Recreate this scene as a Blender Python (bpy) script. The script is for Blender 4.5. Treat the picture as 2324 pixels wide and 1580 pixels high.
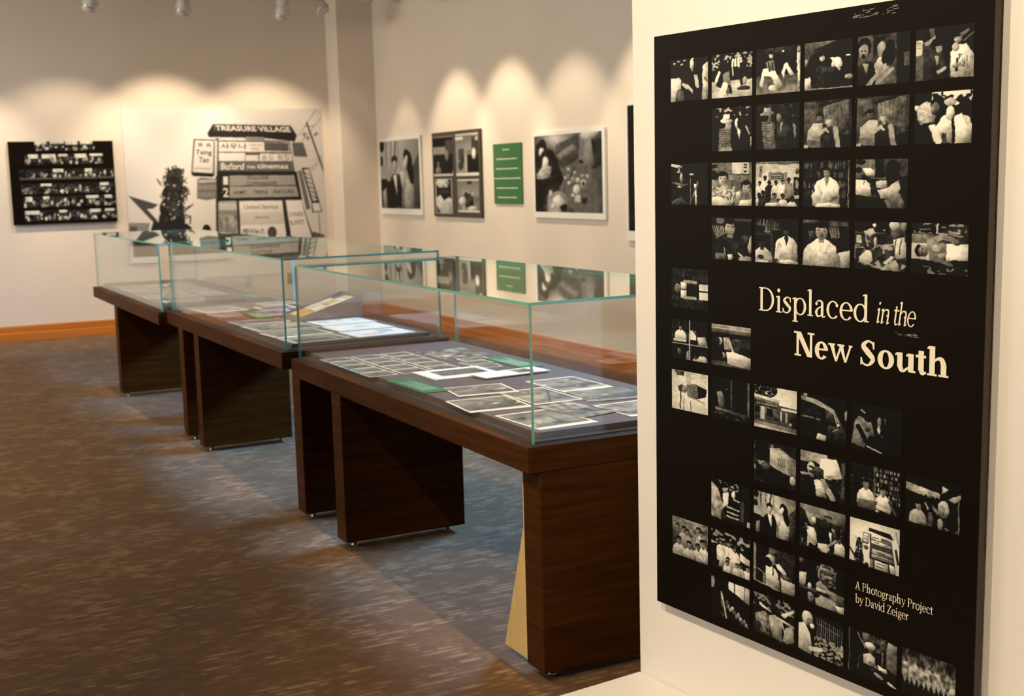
import bpy, bmesh, math, random
import numpy as np
from mathutils import Matrix, Vector

for o in list(bpy.data.objects):
    bpy.data.objects.remove(o, do_unlink=True)
scene = bpy.context.scene
col = scene.collection

# ------------------------------------------------------------------ camera
cam_data = bpy.data.cameras.new('camera')
cam_data.sensor_width = 36.0
cam_data.lens = 44.27
cam_data.clip_start = 0.05
cam_data.clip_end = 60
cam_data.dof.use_dof = True
cam_data.dof.focus_distance = 3.1
cam_data.dof.aperture_fstop = 6.3
camera = bpy.data.objects.new('camera', cam_data)
col.objects.link(camera)
YAW, PIT, ROL = 0.4755, -0.1351, -0.0262
_f = Vector((math.sin(YAW) * math.cos(PIT), math.cos(YAW) * math.cos(PIT), math.sin(PIT)))
_r0 = Vector((math.cos(YAW), -math.sin(YAW), 0))
_u0 = _r0.cross(_f)
_r = _r0 * math.cos(ROL) + _u0 * math.sin(ROL)
_u = -_r0 * math.sin(ROL) + _u0 * math.cos(ROL)
_m = Matrix.Identity(4)
for i in range(3):
    _m[i][0], _m[i][1], _m[i][2] = _r[i], _u[i], -_f[i]
_m[0][3], _m[1][3], _m[2][3] = 0.0, 0.0, 1.6
camera.matrix_world = _m
scene.camera = camera

# ------------------------------------------------------------------ world, exposure
world = bpy.data.worlds.new('world')
scene.world = world
world.use_nodes = True
world.node_tree.nodes['Background'].inputs[0].default_value = (0.55, 0.70, 1.0, 1)
world.node_tree.nodes['Background'].inputs[1].default_value = 1.0
scene.view_settings.view_transform = 'Standard'
scene.view_settings.look = 'None'
scene.view_settings.gamma = 1.0
scene.view_settings.exposure = 0.0
scene.view_settings.use_curve_mapping = False
scene.cycles.transparent_max_bounces = 32
scene.cycles.max_bounces = 8
scene.cycles.diffuse_bounces = 4
scene.cycles.glossy_bounces = 4
scene.cycles.transmission_bounces = 4
scene.cycles.use_denoising = True
scene.cycles.sample_clamp_indirect = 6.0

# strengths of the room's lamps and daylight, and of the added fill lights
WARM = (1.0, 0.80, 0.53)
P_WALL = 124.0      # track spotlights on the walls
P_TABLE = 330.0      # track spotlights over the cases
P_POSTER = 252.0     # track spotlights on the partition
P_DOWN = 62.0       # added ceiling lights for ambient fill
P_DAY = 1750.0       # daylight through the high window
P_SIDE = 600.0       # fill light behind the added left-hand window

# room size (metres): x to the right-hand wall, y to the back wall
XL, XR, YN, YB, ZC = -6.0, 5.444, -7.0, 14.245, 3.75


def area_light(name, loc, rot, sx, sy, power, color, parent=None):
    l = bpy.data.lights.new(name, 'AREA')
    l.shape = 'RECTANGLE'
    l.size, l.size_y = sx, sy
    l.energy, l.color = power, color
    o = bpy.data.objects.new(name, l)
    o.location, o.rotation_euler = loc, rot
    col.objects.link(o)
    o.parent = parent
    return o


# daylight outside the high window in the right-hand wall (the window itself is built below)
WIN = (5.10, 7.45, 2.12, 2.68)
area_light('daylight', (XR + 0.75, (WIN[0] + WIN[1]) / 2, (WIN[2] + WIN[3]) / 2 + 0.34),
           (math.radians(65), 0, math.radians(90)), 2.6, 0.8, P_DAY, (0.23, 0.53, 1.0))

# fill light outside an added left-hand window, brightening the upper walls
WIN_FILL = (8.0, 13.5, 2.85, 3.5)
area_light('daylight', (XL - 0.5, (WIN_FILL[0] + WIN_FILL[1]) / 2, (WIN_FILL[2] + WIN_FILL[3]) / 2),
           (math.radians(90), 0, math.radians(-90)), 5.5, 0.8, P_SIDE, (1.0, 0.95, 0.77))

# ------------------------------------------------------------------ helpers
MATS = {}


def tag(o, label=None, cat=None, group=None, kind=None):
    if label: o['label'] = label
    if cat: o['category'] = cat
    if group: o['group'] = group
    if kind: o['kind'] = kind
    return o


def empty(name, loc=(0, 0, 0), rz=0.0, parent=None):
    o = bpy.data.objects.new(name, None)
    o.empty_display_size = 0.05
    o.location = loc
    o.rotation_euler = (0, 0, rz)
    col.objects.link(o)
    o.parent = parent
    return o


def obj(name, me, parent=None, loc=(0, 0, 0), rot=(0, 0, 0)):
    o = bpy.data.objects.new(name, me)
    o.location, o.rotation_euler = loc, rot
    col.objects.link(o)
    o.parent = parent
    return o


def mesh(name, verts, faces, mats, idx=None, smooth=False):
    me = bpy.data.meshes.new(name)
    me.from_pydata([tuple(v) for v in verts], [], [tuple(f) for f in faces])
    for m in (mats if isinstance(mats, (list, tuple)) else [mats]):
        me.materials.append(m)
    if idx is not None:
        me.polygons.foreach_set('material_index', idx)
    if smooth:
        me.polygons.foreach_set('use_smooth', [True] * len(me.polygons))
    me.update()
    return me


BOXF = [(0, 3, 2, 1), (4, 5, 6, 7), (0, 1, 5, 4), (1, 2, 6, 5), (2, 3, 7, 6), (3, 0, 4, 7)]


def boxv(a, b):
    (x0, y0, z0), (x1, y1, z1) = a, b
    return [(x0, y0, z0), (x1, y0, z0), (x1, y1, z0), (x0, y1, z0),
            (x0, y0, z1), (x1, y0, z1), (x1, y1, z1), (x0, y1, z1)]


def box(name, a, b, mat, parent=None, bevel=0.0, seg=2):
    me = mesh(name, boxv(a, b), BOXF, mat)
    if bevel:
        bm = bmesh.new(); bm.from_mesh(me)
        bmesh.ops.bevel(bm, geom=bm.edges[:], offset=bevel, segments=seg, affect='EDGES', profile=0.5)
        bm.to_mesh(me); bm.free()
    return obj(name, me, parent)


def join_boxes(name, boxes, mat, parent=None):
    v, f = [], []
    for a, b in boxes:
        n = len(v); v += boxv(a, b); f += [tuple(i + n for i in q) for q in BOXF]
    return obj(name, mesh(name, v, f, mat), parent)


def lathe(name, prof, mat, parent=None, n=24, loc=(0, 0, 0), rot=(0, 0, 0)):
    v, f = [], []
    for r, z in prof:
        for k in range(n):
            a = 2 * math.pi * k / n
            v.append((r * math.cos(a), r * math.sin(a), z))
    for j in range(len(prof) - 1):
        for k in range(n):
            k2 = (k + 1) % n
            f.append((j * n + k, j * n + k2, (j + 1) * n + k2, (j + 1) * n + k))
    return obj(name, mesh(name, v, f, mat, smooth=True), parent, loc, rot)


# ------------------------------------------------------------------ materials
def newmat(name):
    m = bpy.data.materials.new(name)
    m.use_nodes = True
    nt = m.node_tree
    MATS[name] = m
    return m, nt, nt.nodes['Principled BSDF'], nt.nodes, nt.links


def flat(name, c, rough=0.6, metal=0.0, spec=0.5):
    m, nt, b, N, L = newmat(name)
    b.inputs['Base Color'].default_value = (*c, 1)
    b.inputs['Roughness'].default_value = rough
    b.inputs['Metallic'].default_value = metal
    b.inputs['Specular IOR Level'].default_value = spec
    return m


def node(N, t, **kw):
    n = N.new(t)
    for k, v in kw.items():
        setattr(n, k, v)
    return n


def ramp(N, stops):
    r = N.new('ShaderNodeValToRGB')
    e = r.color_ramp.elements
    while len(e) < len(stops): e.new(0.5)
    for q, (p, c) in zip(e, stops):
        q.position = p; q.color = (*c, 1)
    return r


def paint(name, c, bump=0.03):
    m, nt, b, N, L = newmat(name)
    tc = N.new('ShaderNodeTexCoord')
    n1 = N.new('ShaderNodeTexNoise'); n1.inputs['Scale'].default_value = 90; n1.inputs['Detail'].default_value = 1
    n2 = N.new('ShaderNodeTexNoise'); n2.inputs['Scale'].default_value = 1.3
    L.new(tc.outputs['Object'], n1.inputs['Vector']); L.new(tc.outputs['Object'], n2.inputs['Vector'])
    r = ramp(N, [(0.3, tuple(x * 0.97 for x in c)), (0.7, tuple(min(1, x * 1.02) for x in c))])
    L.new(n2.outputs['Fac'], r.inputs['Fac']); L.new(r.outputs['Color'], b.inputs['Base Color'])
    bp = N.new('ShaderNodeBump'); bp.inputs['Strength'].default_value = bump; bp.inputs['Distance'].default_value = 0.004
    L.new(n1.outputs['Fac'], bp.inputs['Height']); L.new(bp.outputs['Normal'], b.inputs['Normal'])
    b.inputs['Roughness'].default_value = 0.75
    b.inputs['Specular IOR Level'].default_value = 0.3
    return m


def wood(name, c0, c1, rough, scale=(3, 3, 60), bump=0.05, coat=0.0):
    m, nt, b, N, L = newmat(name)
    tc = N.new('ShaderNodeTexCoord'); mp = N.new('ShaderNodeMapping')
    mp.inputs['Scale'].default_value = scale
    L.new(tc.outputs['Object'], mp.inputs['Vector'])
    n1 = N.new('ShaderNodeTexNoise'); n1.inputs['Scale'].default_value = 1.0; n1.inputs['Detail'].default_value = 6
    n1.inputs['Roughness'].default_value = 0.62
    L.new(mp.outputs['Vector'], n1.inputs['Vector'])
    r = ramp(N, [(0.3, c0), (0.72, c1)])
    L.new(n1.outputs['Fac'], r.inputs['Fac']); L.new(r.outputs['Color'], b.inputs['Base Color'])
    bp = N.new('ShaderNodeBump'); bp.inputs['Strength'].default_value = bump; bp.inputs['Distance'].default_value = 0.002
    L.new(n1.outputs['Fac'], bp.inputs['Height']); L.new(bp.outputs['Normal'], b.inputs['Normal'])
    b.inputs['Roughness'].default_value = rough
    b.inputs['Specular IOR Level'].default_value = 0.06
    b.inputs['Coat Weight'].default_value = coat
    b.inputs['Coat Roughness'].default_value = 0.25
    return m


M_wall = paint('wall_paint', (0.76, 0.670, 0.60))
M_part = paint('partition_paint', (0.86, 0.815, 0.78), 0.02)
M_ceil = paint('ceiling_paint', (0.70, 0.66, 0.58))
M_base = wood('baseboard_wood', (0.42, 0.125, 0.022), (0.62, 0.22, 0.045), 0.38, (1.2, 1.2, 40), 0.03)
M_case = wood('walnut', (0.030, 0.0085, 0.0006), (0.076, 0.0235, 0.0018), 0.48, (2.5, 2.5, 45), 0.04)
M_ply = wood('pale_plywood', (0.58, 0.40, 0.17), (0.70, 0.50, 0.23), 0.6, (30, 30, 1.5), 0.03)
M_mat = flat('dark_mat_board', (0.100, 0.064, 0.050), 0.85, spec=0.25)
M_deck = flat('dark_deck', (0.035, 0.028, 0.025), 0.7)
M_black = flat('poster_black', (0.0050, 0.0026, 0.0008), 0.55, spec=0.07)
M_white = flat('white_mount', (0.80, 0.78, 0.76), 0.6)
M_foam = flat('foam_board_edge', (0.060, 0.040, 0.028), 0.6)
M_metal = flat('brushed_metal', (0.62, 0.62, 0.62), 0.3, 1.0)
M_fix = flat('white_fixture', (0.66, 0.64, 0.62), 0.4)
M_plate = flat('outlet_plate', (0.72, 0.70, 0.64), 0.4)
M_plate2 = flat('beige_plate', (0.42, 0.34, 0.24), 0.5)
M_green = flat('green_label_card', (0.030, 0.150, 0.045), 0.5)
M_greenpale = flat('pale_letter', (0.55, 0.66, 0.52), 0.6)
M_letter = flat('cream_letter', (0.85, 0.78, 0.62), 0.6, spec=0.2)
M_sletter = flat('sign_letter_dark', (0.045, 0.035, 0.03), 0.6)
M_sletterw = flat('sign_letter_light', (0.72, 0.68, 0.66), 0.6)
M_sletterg = flat('sign_letter_grey', (0.27, 0.24, 0.23), 0.6)
M_paper = flat('white_paper', (0.72, 0.69, 0.64), 0.6)
M_card = flat('ivory_card', (0.72, 0.66, 0.50), 0.6)
M_cardy = flat('yellow_card', (0.56, 0.38, 0.10), 0.6)
M_boxgrey = flat('grey_card_box', (0.20, 0.165, 0.125), 0.65)
M_stamp = flat('grey_stamp_ink', (0.36, 0.37, 0.40), 0.7)
M_red = flat('faded_red_ink', (0.62, 0.33, 0.30), 0.7)
M_lamp, _nt, _b, _N, _L = newmat('lamp_glow')
_b.inputs['Emission Color'].default_value = (1.0, 0.82, 0.55, 1)
_b.inputs['Emission Strength'].default_value = 8.0


def make_glass():
    m, nt, b, N, L = newmat('display_glass')
    N.remove(b)
    out = N['Material Output']
    geo = N.new('ShaderNodeNewGeometry')
    dot = node(N, 'ShaderNodeVectorMath', operation='DOT_PRODUCT')
    L.new(geo.outputs['Normal'], dot.inputs[0]); L.new(geo.outputs['Incoming'], dot.inputs[1])
    ab = node(N, 'ShaderNodeMath', operation='ABSOLUTE'); L.new(dot.outputs['Value'], ab.inputs[0])
    s1 = node(N, 'ShaderNodeMath', operation='SUBTRACT', use_clamp=True); s1.inputs[0].default_value = 1.0; L.new(ab.outputs[0], s1.inputs[1])
    pw = node(N, 'ShaderNodeMath', operation='POWER'); L.new(s1.outputs[0], pw.inputs[0]); pw.inputs[1].default_value = 5.0
    mu = node(N, 'ShaderNodeMath', operation='MULTIPLY_ADD', use_clamp=True); L.new(pw.outputs[0], mu.inputs[0])
    mu.inputs[1].default_value = 0.962; mu.inputs[2].default_value = 0.038
    tr = N.new('ShaderNodeBsdfTransparent'); tr.inputs[0].default_value = (0.985, 0.987, 0.976, 1)
    gl = N.new('ShaderNodeBsdfGlossy'); gl.inputs['Roughness'].default_value = 0.0; gl.inputs[0].default_value = (0.97, 1.0, 0.98, 1)
    mx = N.new('ShaderNodeMixShader')
    L.new(mu.outputs[0], mx.inputs[0]); L.new(tr.outputs[0], mx.inputs[1]); L.new(gl.outputs[0], mx.inputs[2])
    L.new(mx.outputs[0], out.inputs['Surface'])
    return m


M_glass = make_glass()
M_edge, _nt, _b, _N, _L = newmat('glass_cut_edge')
_b.inputs['Base Color'].default_value = (0.16, 0.46, 0.38, 1)
_b.inputs['Roughness'].default_value = 0.15
_b.inputs['Specular IOR Level'].default_value = 0.8


def make_carpet():
    m, nt, b, N, L = newmat('carpet')
    tc = N.new('ShaderNodeTexCoord')
    def noise(scale, vec, detail=3, rough=0.5):
        mp = N.new('ShaderNodeMapping'); mp.inputs['Scale'].default_value = vec
        L.new(tc.outputs['Object'], mp.inputs['Vector'])
        n = N.new('ShaderNodeTexNoise'); n.inputs['Scale'].default_value = scale
        n.inputs['Detail'].default_value = detail; n.inputs['Roughness'].default_value = rough
        L.new(mp.outputs['Vector'], n.inputs['Vector']); return n
    def mth(op, a, b=None, c=None):
        n = node(N, 'ShaderNodeMath', operation=op)
        for i, q in enumerate((a, b, c)):
            if q is None: continue
            if isinstance(q, (int, float)): n.inputs[i].default_value = q
            else: L.new(q, n.inputs[i])
        return n.outputs[0]
    # woven rows across the room, each broken into short pale dashes, gathered into loose clusters
    sx = N.new('ShaderNodeSeparateXYZ'); L.new(tc.outputs['Object'], sx.inputs[0])
    ry = mth('MULTIPLY', sx.outputs['Y'], 1 / 0.029)
    row = mth('FLOOR', ry)
    inrow = mth('SINE', mth('MULTIPLY', mth('FRACT', ry), math.pi))
    cm = N.new('ShaderNodeCombineXYZ')
    L.new(mth('MULTIPLY', sx.outputs['X'], 10.5), cm.inputs[0]); L.new(mth('MULTIPLY', row, 3.71), cm.inputs[1])
    dn = N.new('ShaderNodeTexNoise'); dn.inputs['Scale'].default_value = 1.0; dn.inputs['Detail'].default_value = 2.0
    L.new(cm.outputs[0], dn.inputs['Vector'])
    dsel = ramp(N, [(0.42, (0, 0, 0)), (0.62, (1, 1, 1))]); L.new(dn.outputs['Fac'], dsel.inputs['Fac'])
    block = noise(1.0, (5.0, 5.0, 1), 1, 0.4)
    big = noise(1.0, (1.6, 1.6, 1), 2)
    fine = noise(380, (1, 1, 1), 2)
    weave = noise(1.0, (30, 130, 1), 2)
    bsel = ramp(N, [(0.36, (0, 0, 0)), (0.62, (1, 1, 1))]); L.new(block.outputs['Fac'], bsel.inputs['Fac'])
    k = mth('MULTIPLY', mth('POWER', inrow, 0.7), dsel.outputs['Color'])
    k = mth('MULTIPLY', k, mth('MULTIPLY_ADD', bsel.outputs['Color'], 0.55, 0.22))
    k = mth('ADD', k, mth('MULTIPLY_ADD', mth('SUBTRACT', big.outputs['Fac'], 0.5), 0.30, 0.16))
    k = mth('ADD', k, mth('MULTIPLY', mth('SUBTRACT', weave.outputs['Fac'], 0.5), 0.45))
    r = ramp(N, [(0.0, (0.088, 0.037, 0.009)), (0.30, (0.128, 0.060, 0.018)), (0.80, (0.225, 0.142, 0.070))])
    L.new(k, r.inputs['Fac'])
    mixf = node(N, 'ShaderNodeMixRGB', blend_type='MULTIPLY'); mixf.inputs[0].default_value = 1.0
    rf = ramp(N, [(0.3, (0.70, 0.70, 0.70)), (0.7, (1.25, 1.25, 1.25))]); L.new(fine.outputs['Fac'], rf.inputs['Fac'])
    L.new(r.outputs['Color'], mixf.inputs[1]); L.new(rf.outputs['Color'], mixf.inputs[2])
    L.new(mixf.outputs[0], b.inputs['Base Color'])
    bp = N.new('ShaderNodeBump'); bp.inputs['Strength'].default_value = 0.5; bp.inputs['Distance'].default_value = 0.004
    L.new(fine.outputs['Fac'], bp.inputs['Height']); L.new(bp.outputs['Normal'], b.inputs['Normal'])
    b.inputs['Roughness'].default_value = 0.95
    b.inputs['Specular IOR Level'].default_value = 0.15
    b.inputs['Sheen Weight'].default_value = 0.1
    return m


M_carpet = make_carpet()


def make_print():
    m, nt, b, N, L = newmat('photo_print')
    at = N.new('ShaderNodeAttribute'); at.attribute_name = 'ink'
    L.new(at.outputs['Color'], b.inputs['Base Color'])
    b.inputs['Roughness'].default_value = 0.5
    b.inputs['Specular IOR Level'].default_value = 0.12
    return m


M_print = make_print()

# ------------------------------------------------------------------ the room
T = 0.15


def struct(o):
    o['kind'] = 'structure'
    return o


struct(box('floor', (XL, YN, -0.1), (XR, YB, 0), M_carpet))
struct(box('ceiling', (XL - T, YN - T, ZC), (XR + T, YB + T, ZC + T), M_ceil))
struct(box('wall_back', (XL - T, YB, -0.1), (XR + T, YB + T, ZC), M_wall))
struct(join_boxes('wall_left', [
    ((XL - T, YN, -0.1), (XL, WIN_FILL[0], ZC)), ((XL - T, WIN_FILL[1], -0.1), (XL, YB, ZC)),
    ((XL - T, WIN_FILL[0], -0.1), (XL, WIN_FILL[1], WIN_FILL[2])), ((XL - T, WIN_FILL[0], WIN_FILL[3]), (XL, WIN_FILL[1], ZC))], M_wall))
struct(box('wall_near', (XL - T, YN - T, -0.1), (XR + T, YN, ZC), M_wall))
struct(join_boxes('wall_right', [
    ((XR, YN, -0.1), (XR + T, WIN[0], ZC)), ((XR, WIN[1], -0.1), (XR + T, YB, ZC)),
    ((XR, WIN[0], -0.1), (XR + T, WIN[1], WIN[2])), ((XR, WIN[0], WIN[3]), (XR + T, WIN[1], ZC))], M_wall))
CX, CY = 5.01, 13.86
struct(box('wall_corner_pier', (CX, CY, 0), (XR, YB, ZC), M_wall))
# high windows, both outside the picture; the left-hand one is added for fill light
for nm, x_, W_ in (('window_1', XR + 0.03, WIN), ('fill_window', XL - 0.11, WIN_FILL)):
    win = struct(empty(nm, (x_, W_[0], W_[2])))
    w_, h_ = W_[1] - W_[0], W_[3] - W_[2]
    join_boxes('window_frame', [((0, 0, 0), (0.08, 0.04, h_)), ((0, w_ - 0.04, 0), (0.08, w_, h_)),
                                ((0, 0.04, 0), (0.08, w_ - 0.04, 0.04)), ((0, 0.04, h_ - 0.04), (0.08, w_ - 0.04, h_))], M_metal, win)
    box('pane', (0.036, 0.04, 0.04), (0.042, w_ - 0.04, h_ - 0.04), M_glass, win)


def baseboard(name, pts, outward):
    """two-step wooden skirting along a polyline; outward = side the profile grows to"""
    prof = [(0.0, 0.0), (0.020, 0.0), (0.020, 0.082), (0.014, 0.090), (0.014, 0.150), (0.008, 0.164), (0.0, 0.164)]
    v, f = [], []
    n = len(prof)
    for i, (x, y) in enumerate(pts):
        d0 = Vector(pts[i]) - Vector(pts[i - 1]) if i else Vector(pts[1]) - Vector(pts[0])
        d1 = Vector(pts[i + 1]) - Vector(pts[i]) if i + 1 < len(pts) else d0
        d0.normalize(); d1.normalize()
        n0 = Vector((d0.y, -d0.x)) * outward; n1 = Vector((d1.y, -d1.x)) * outward
        nn = n0 + n1
        nn *= 2.0 / nn.length_squared
        for px, pz in prof:
            v.append((x + nn.x * px, y + nn.y * px, pz))
    for i in range(len(pts) - 1):
        for k in range(n - 1):
            f.append((i * n + k, i * n + k + 1, (i + 1) * n + k + 1, (i + 1) * n + k))
    return struct(obj(name, mesh(name, v, f, M_base)))


baseboard('baseboard_back', [(XL, YB), (CX, YB), (CX, CY), (XR, CY), (XR, YN)], 1)
baseboard('baseboard_left', [(XL, YN), (XL, YB)], 1)

# white partition that carries the title poster, and the low white platform at its foot
PA = math.radians(6)
PC = Vector((2.0, 3.091, 0))


def prect(name, s0, s1, t0, t1, z0, z1, m, bevel=0.004):
    """s along the partition towards the camera, t out of its face"""
    me = mesh(name, boxv((s0, t0, z0), (s1, t1, z1)), BOXF, m)
    if bevel:
        bm = bmesh.new(); bm.from_mesh(me)
        bmesh.ops.bevel(bm, geom=bm.edges[:], offset=bevel, segments=2, affect='EDGES')
        bm.to_mesh(me); bm.free()
    o = obj(name, me, None, PC, (0, 0, 0))
    # local x -> (sin a, -cos a), local y -> (-cos a, -sin a): a rotation by a - 90 deg, mirrored t
    o.rotation_euler = (0, 0, PA - math.pi / 2)
    return o


# with that rotation local +y is (cos a, sin a): out of the face is local -y
struct(prect('wall_partition', 0, 3.6, 0.0, 0.24, 0, 3.3, M_part))
struct(prect('trim_1', 0.0, 3.6, -0.50, 0.0, 0.0, 0.10, M_part))


# wall outlets low on the back wall
def outlet(x, z, m, label):
    r = empty('wall_outlet', (x, YB, z))
    tag(r, label, 'outlet', 'outlets low on the back wall')
    box('cover_plate', (-0.038, -0.008, -0.06), (0.038, 0, 0.06), m, r, 0.002)
    for dz in (-0.026, 0.026):
        lathe('socket', [(0.0, -0.003), (0.016, -0.003), (0.016, 0.0)], M_plate, r, 12, (0, -0.008, dz), (math.pi / 2, 0, 0))
    return r


outlet(3.375, 0.56, M_plate, 'white outlet plate under the sign mural, seen through the glass')
outlet(3.95, 0.48, M_plate2, 'beige outlet plate low on the back wall, middle of the three')
outlet(4.45, 0.50, M_plate2, 'beige outlet plate low on the back wall, nearest the corner')

# ------------------------------------------------------------------ display cases
def glass_panel(parent, a, b, thin):
    """a pane with its cut edges as their own material; thin = axis of its thickness"""
    me = mesh('glass_panel', boxv(a, b), BOXF, [M_glass, M_edge, M_deck],
              [0 if {0: 2, 1: 2, 2: 1, 3: 0, 4: 1, 5: 0}[k] == thin else (2 if k == 0 else 1) for k in range(6)])
    return obj('glass_panel', me, parent)


def leg(parent, x0, x1, y0, y1, ztop):
    l = box('leg', (x0, y0, 0.032), (x1, y1, ztop), M_case, parent, 0.003)
    for fx in (x0 + 0.06, x1 - 0.06):
        lathe('leveler', [(0.0, 0.0), (0.016, 0.0), (0.016, 0.008), (0.006, 0.012), (0.006, 0.034), (0.0, 0.034)],
              M_metal, l, 10, (fx, (y0 + y1) / 2, 0.0))
    return l


ZT, TH, GI, GH = 0.771, 0.085, 0.030, 0.445


def display_case(loc, rz, zt, w, ln, legs, label):
    c = empty('display_case', loc, rz)
    tag(c, label, 'display case', 'glass-topped display cases in a row')
    box('table_top', (0, 0, zt - TH), (w, ln, zt), M_case, c, 0.004)
    for (x0, x1, y0, y1) in legs:
        l = leg(c, x0, x1, y0, y1, zt - TH)
    box('deck', (GI + 0.012, GI + 0.012, zt), (w - GI - 0.012, ln - GI - 0.012, zt + 0.006), M_deck, c)
    box('display_mat', (GI + 0.045, GI + 0.045, zt + 0.006), (w - GI - 0.045, ln - GI - 0.045, zt + 0.026), M_mat, c, 0.0015)
    g = empty('glass_hood', (0, 0, zt), 0, c)
    t = 0.009
    x0, x1, y0, y1 = GI, w - GI, GI, ln - GI
    e = 0.0004
    glass_panel(g, (x0, y0, e), (x0 + t, y1, GH - t - e), 0)
    glass_panel(g, (x1 - t, y0, e), (x1, y1, GH - t - e), 0)
    glass_panel(g, (x0 + t + e, y0, e), (x1 - t - e, y0 + t, GH - t - e), 1)
    glass_panel(g, (x0 + t + e, y1 - t, e), (x1 - t - e, y1, GH - t - e), 1)
    glass_panel(g, (x0, y0, GH - t), (x1, y1, GH), 2)
    return c


AX, AY, AL, AW, AZ = 1.777, 3.361, 2.402, 0.889, 0.771
BX, BY, BL, BW, BZ = 1.752, 5.812, 2.474, 0.885, 0.796
DX, DY, DL, DW, DZ = 1.697, 8.324, 2.581, 0.889, 0.784
caseA = display_case((AX, AY, 0), -0.002, AZ, AW, AL,
                     [(0, 0.57, AL - 0.118, AL), (0, 0.572, 1.722, 1.840), (0.04, 0.78, 0, 0.118)],
                     'nearest glass-topped walnut display case, beside the title poster partition')
caseB = display_case((BX, BY, 0), 0.003, BZ, BW, BL,
                     [(-0.0, 0.55, 2.055, 2.165), (0, 0.55, 1.66, 1.77), (0.28, 0.85, 0.02, 0.138)],
                     'middle glass-topped walnut display case, holding envelopes and a card box')
caseC = display_case((DX, DY, 0), -0.003, DZ, DW, DL,
                     [(0, 0.57, 1.515, 1.633), (0.28, 0.85, 0.02, 0.138)],
                     'farthest glass-topped walnut display case, nearest the sign mural')
# unfinished plywood lining and brace on the inner side of the near leg
near_leg = [ch for ch in caseA.children if ch.name.startswith('leg')][2]
tag(box('liner', (0.050, 0.1185, 0.034), (0.77, 0.140, AZ - TH), M_ply, near_leg), 'pale plywood lining')
gv = [(0.052, 0.1405, 0.034), (0.052, 0.30, 0.034), (0.052, 0.148, 0.47), (0.052, 0.1405, 0.47)]
gv += [(x + 0.02, y, z) for x, y, z in gv]
gus = mesh('brace', gv, [(0, 3, 2, 1), (4, 5, 6, 7), (0, 1, 5, 4), (1, 2, 6, 5), (2, 3, 7, 6), (3, 0, 4, 7)], M_ply)
tag(obj('brace', gus, near_leg), 'pale plywood triangular brace')

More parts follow.
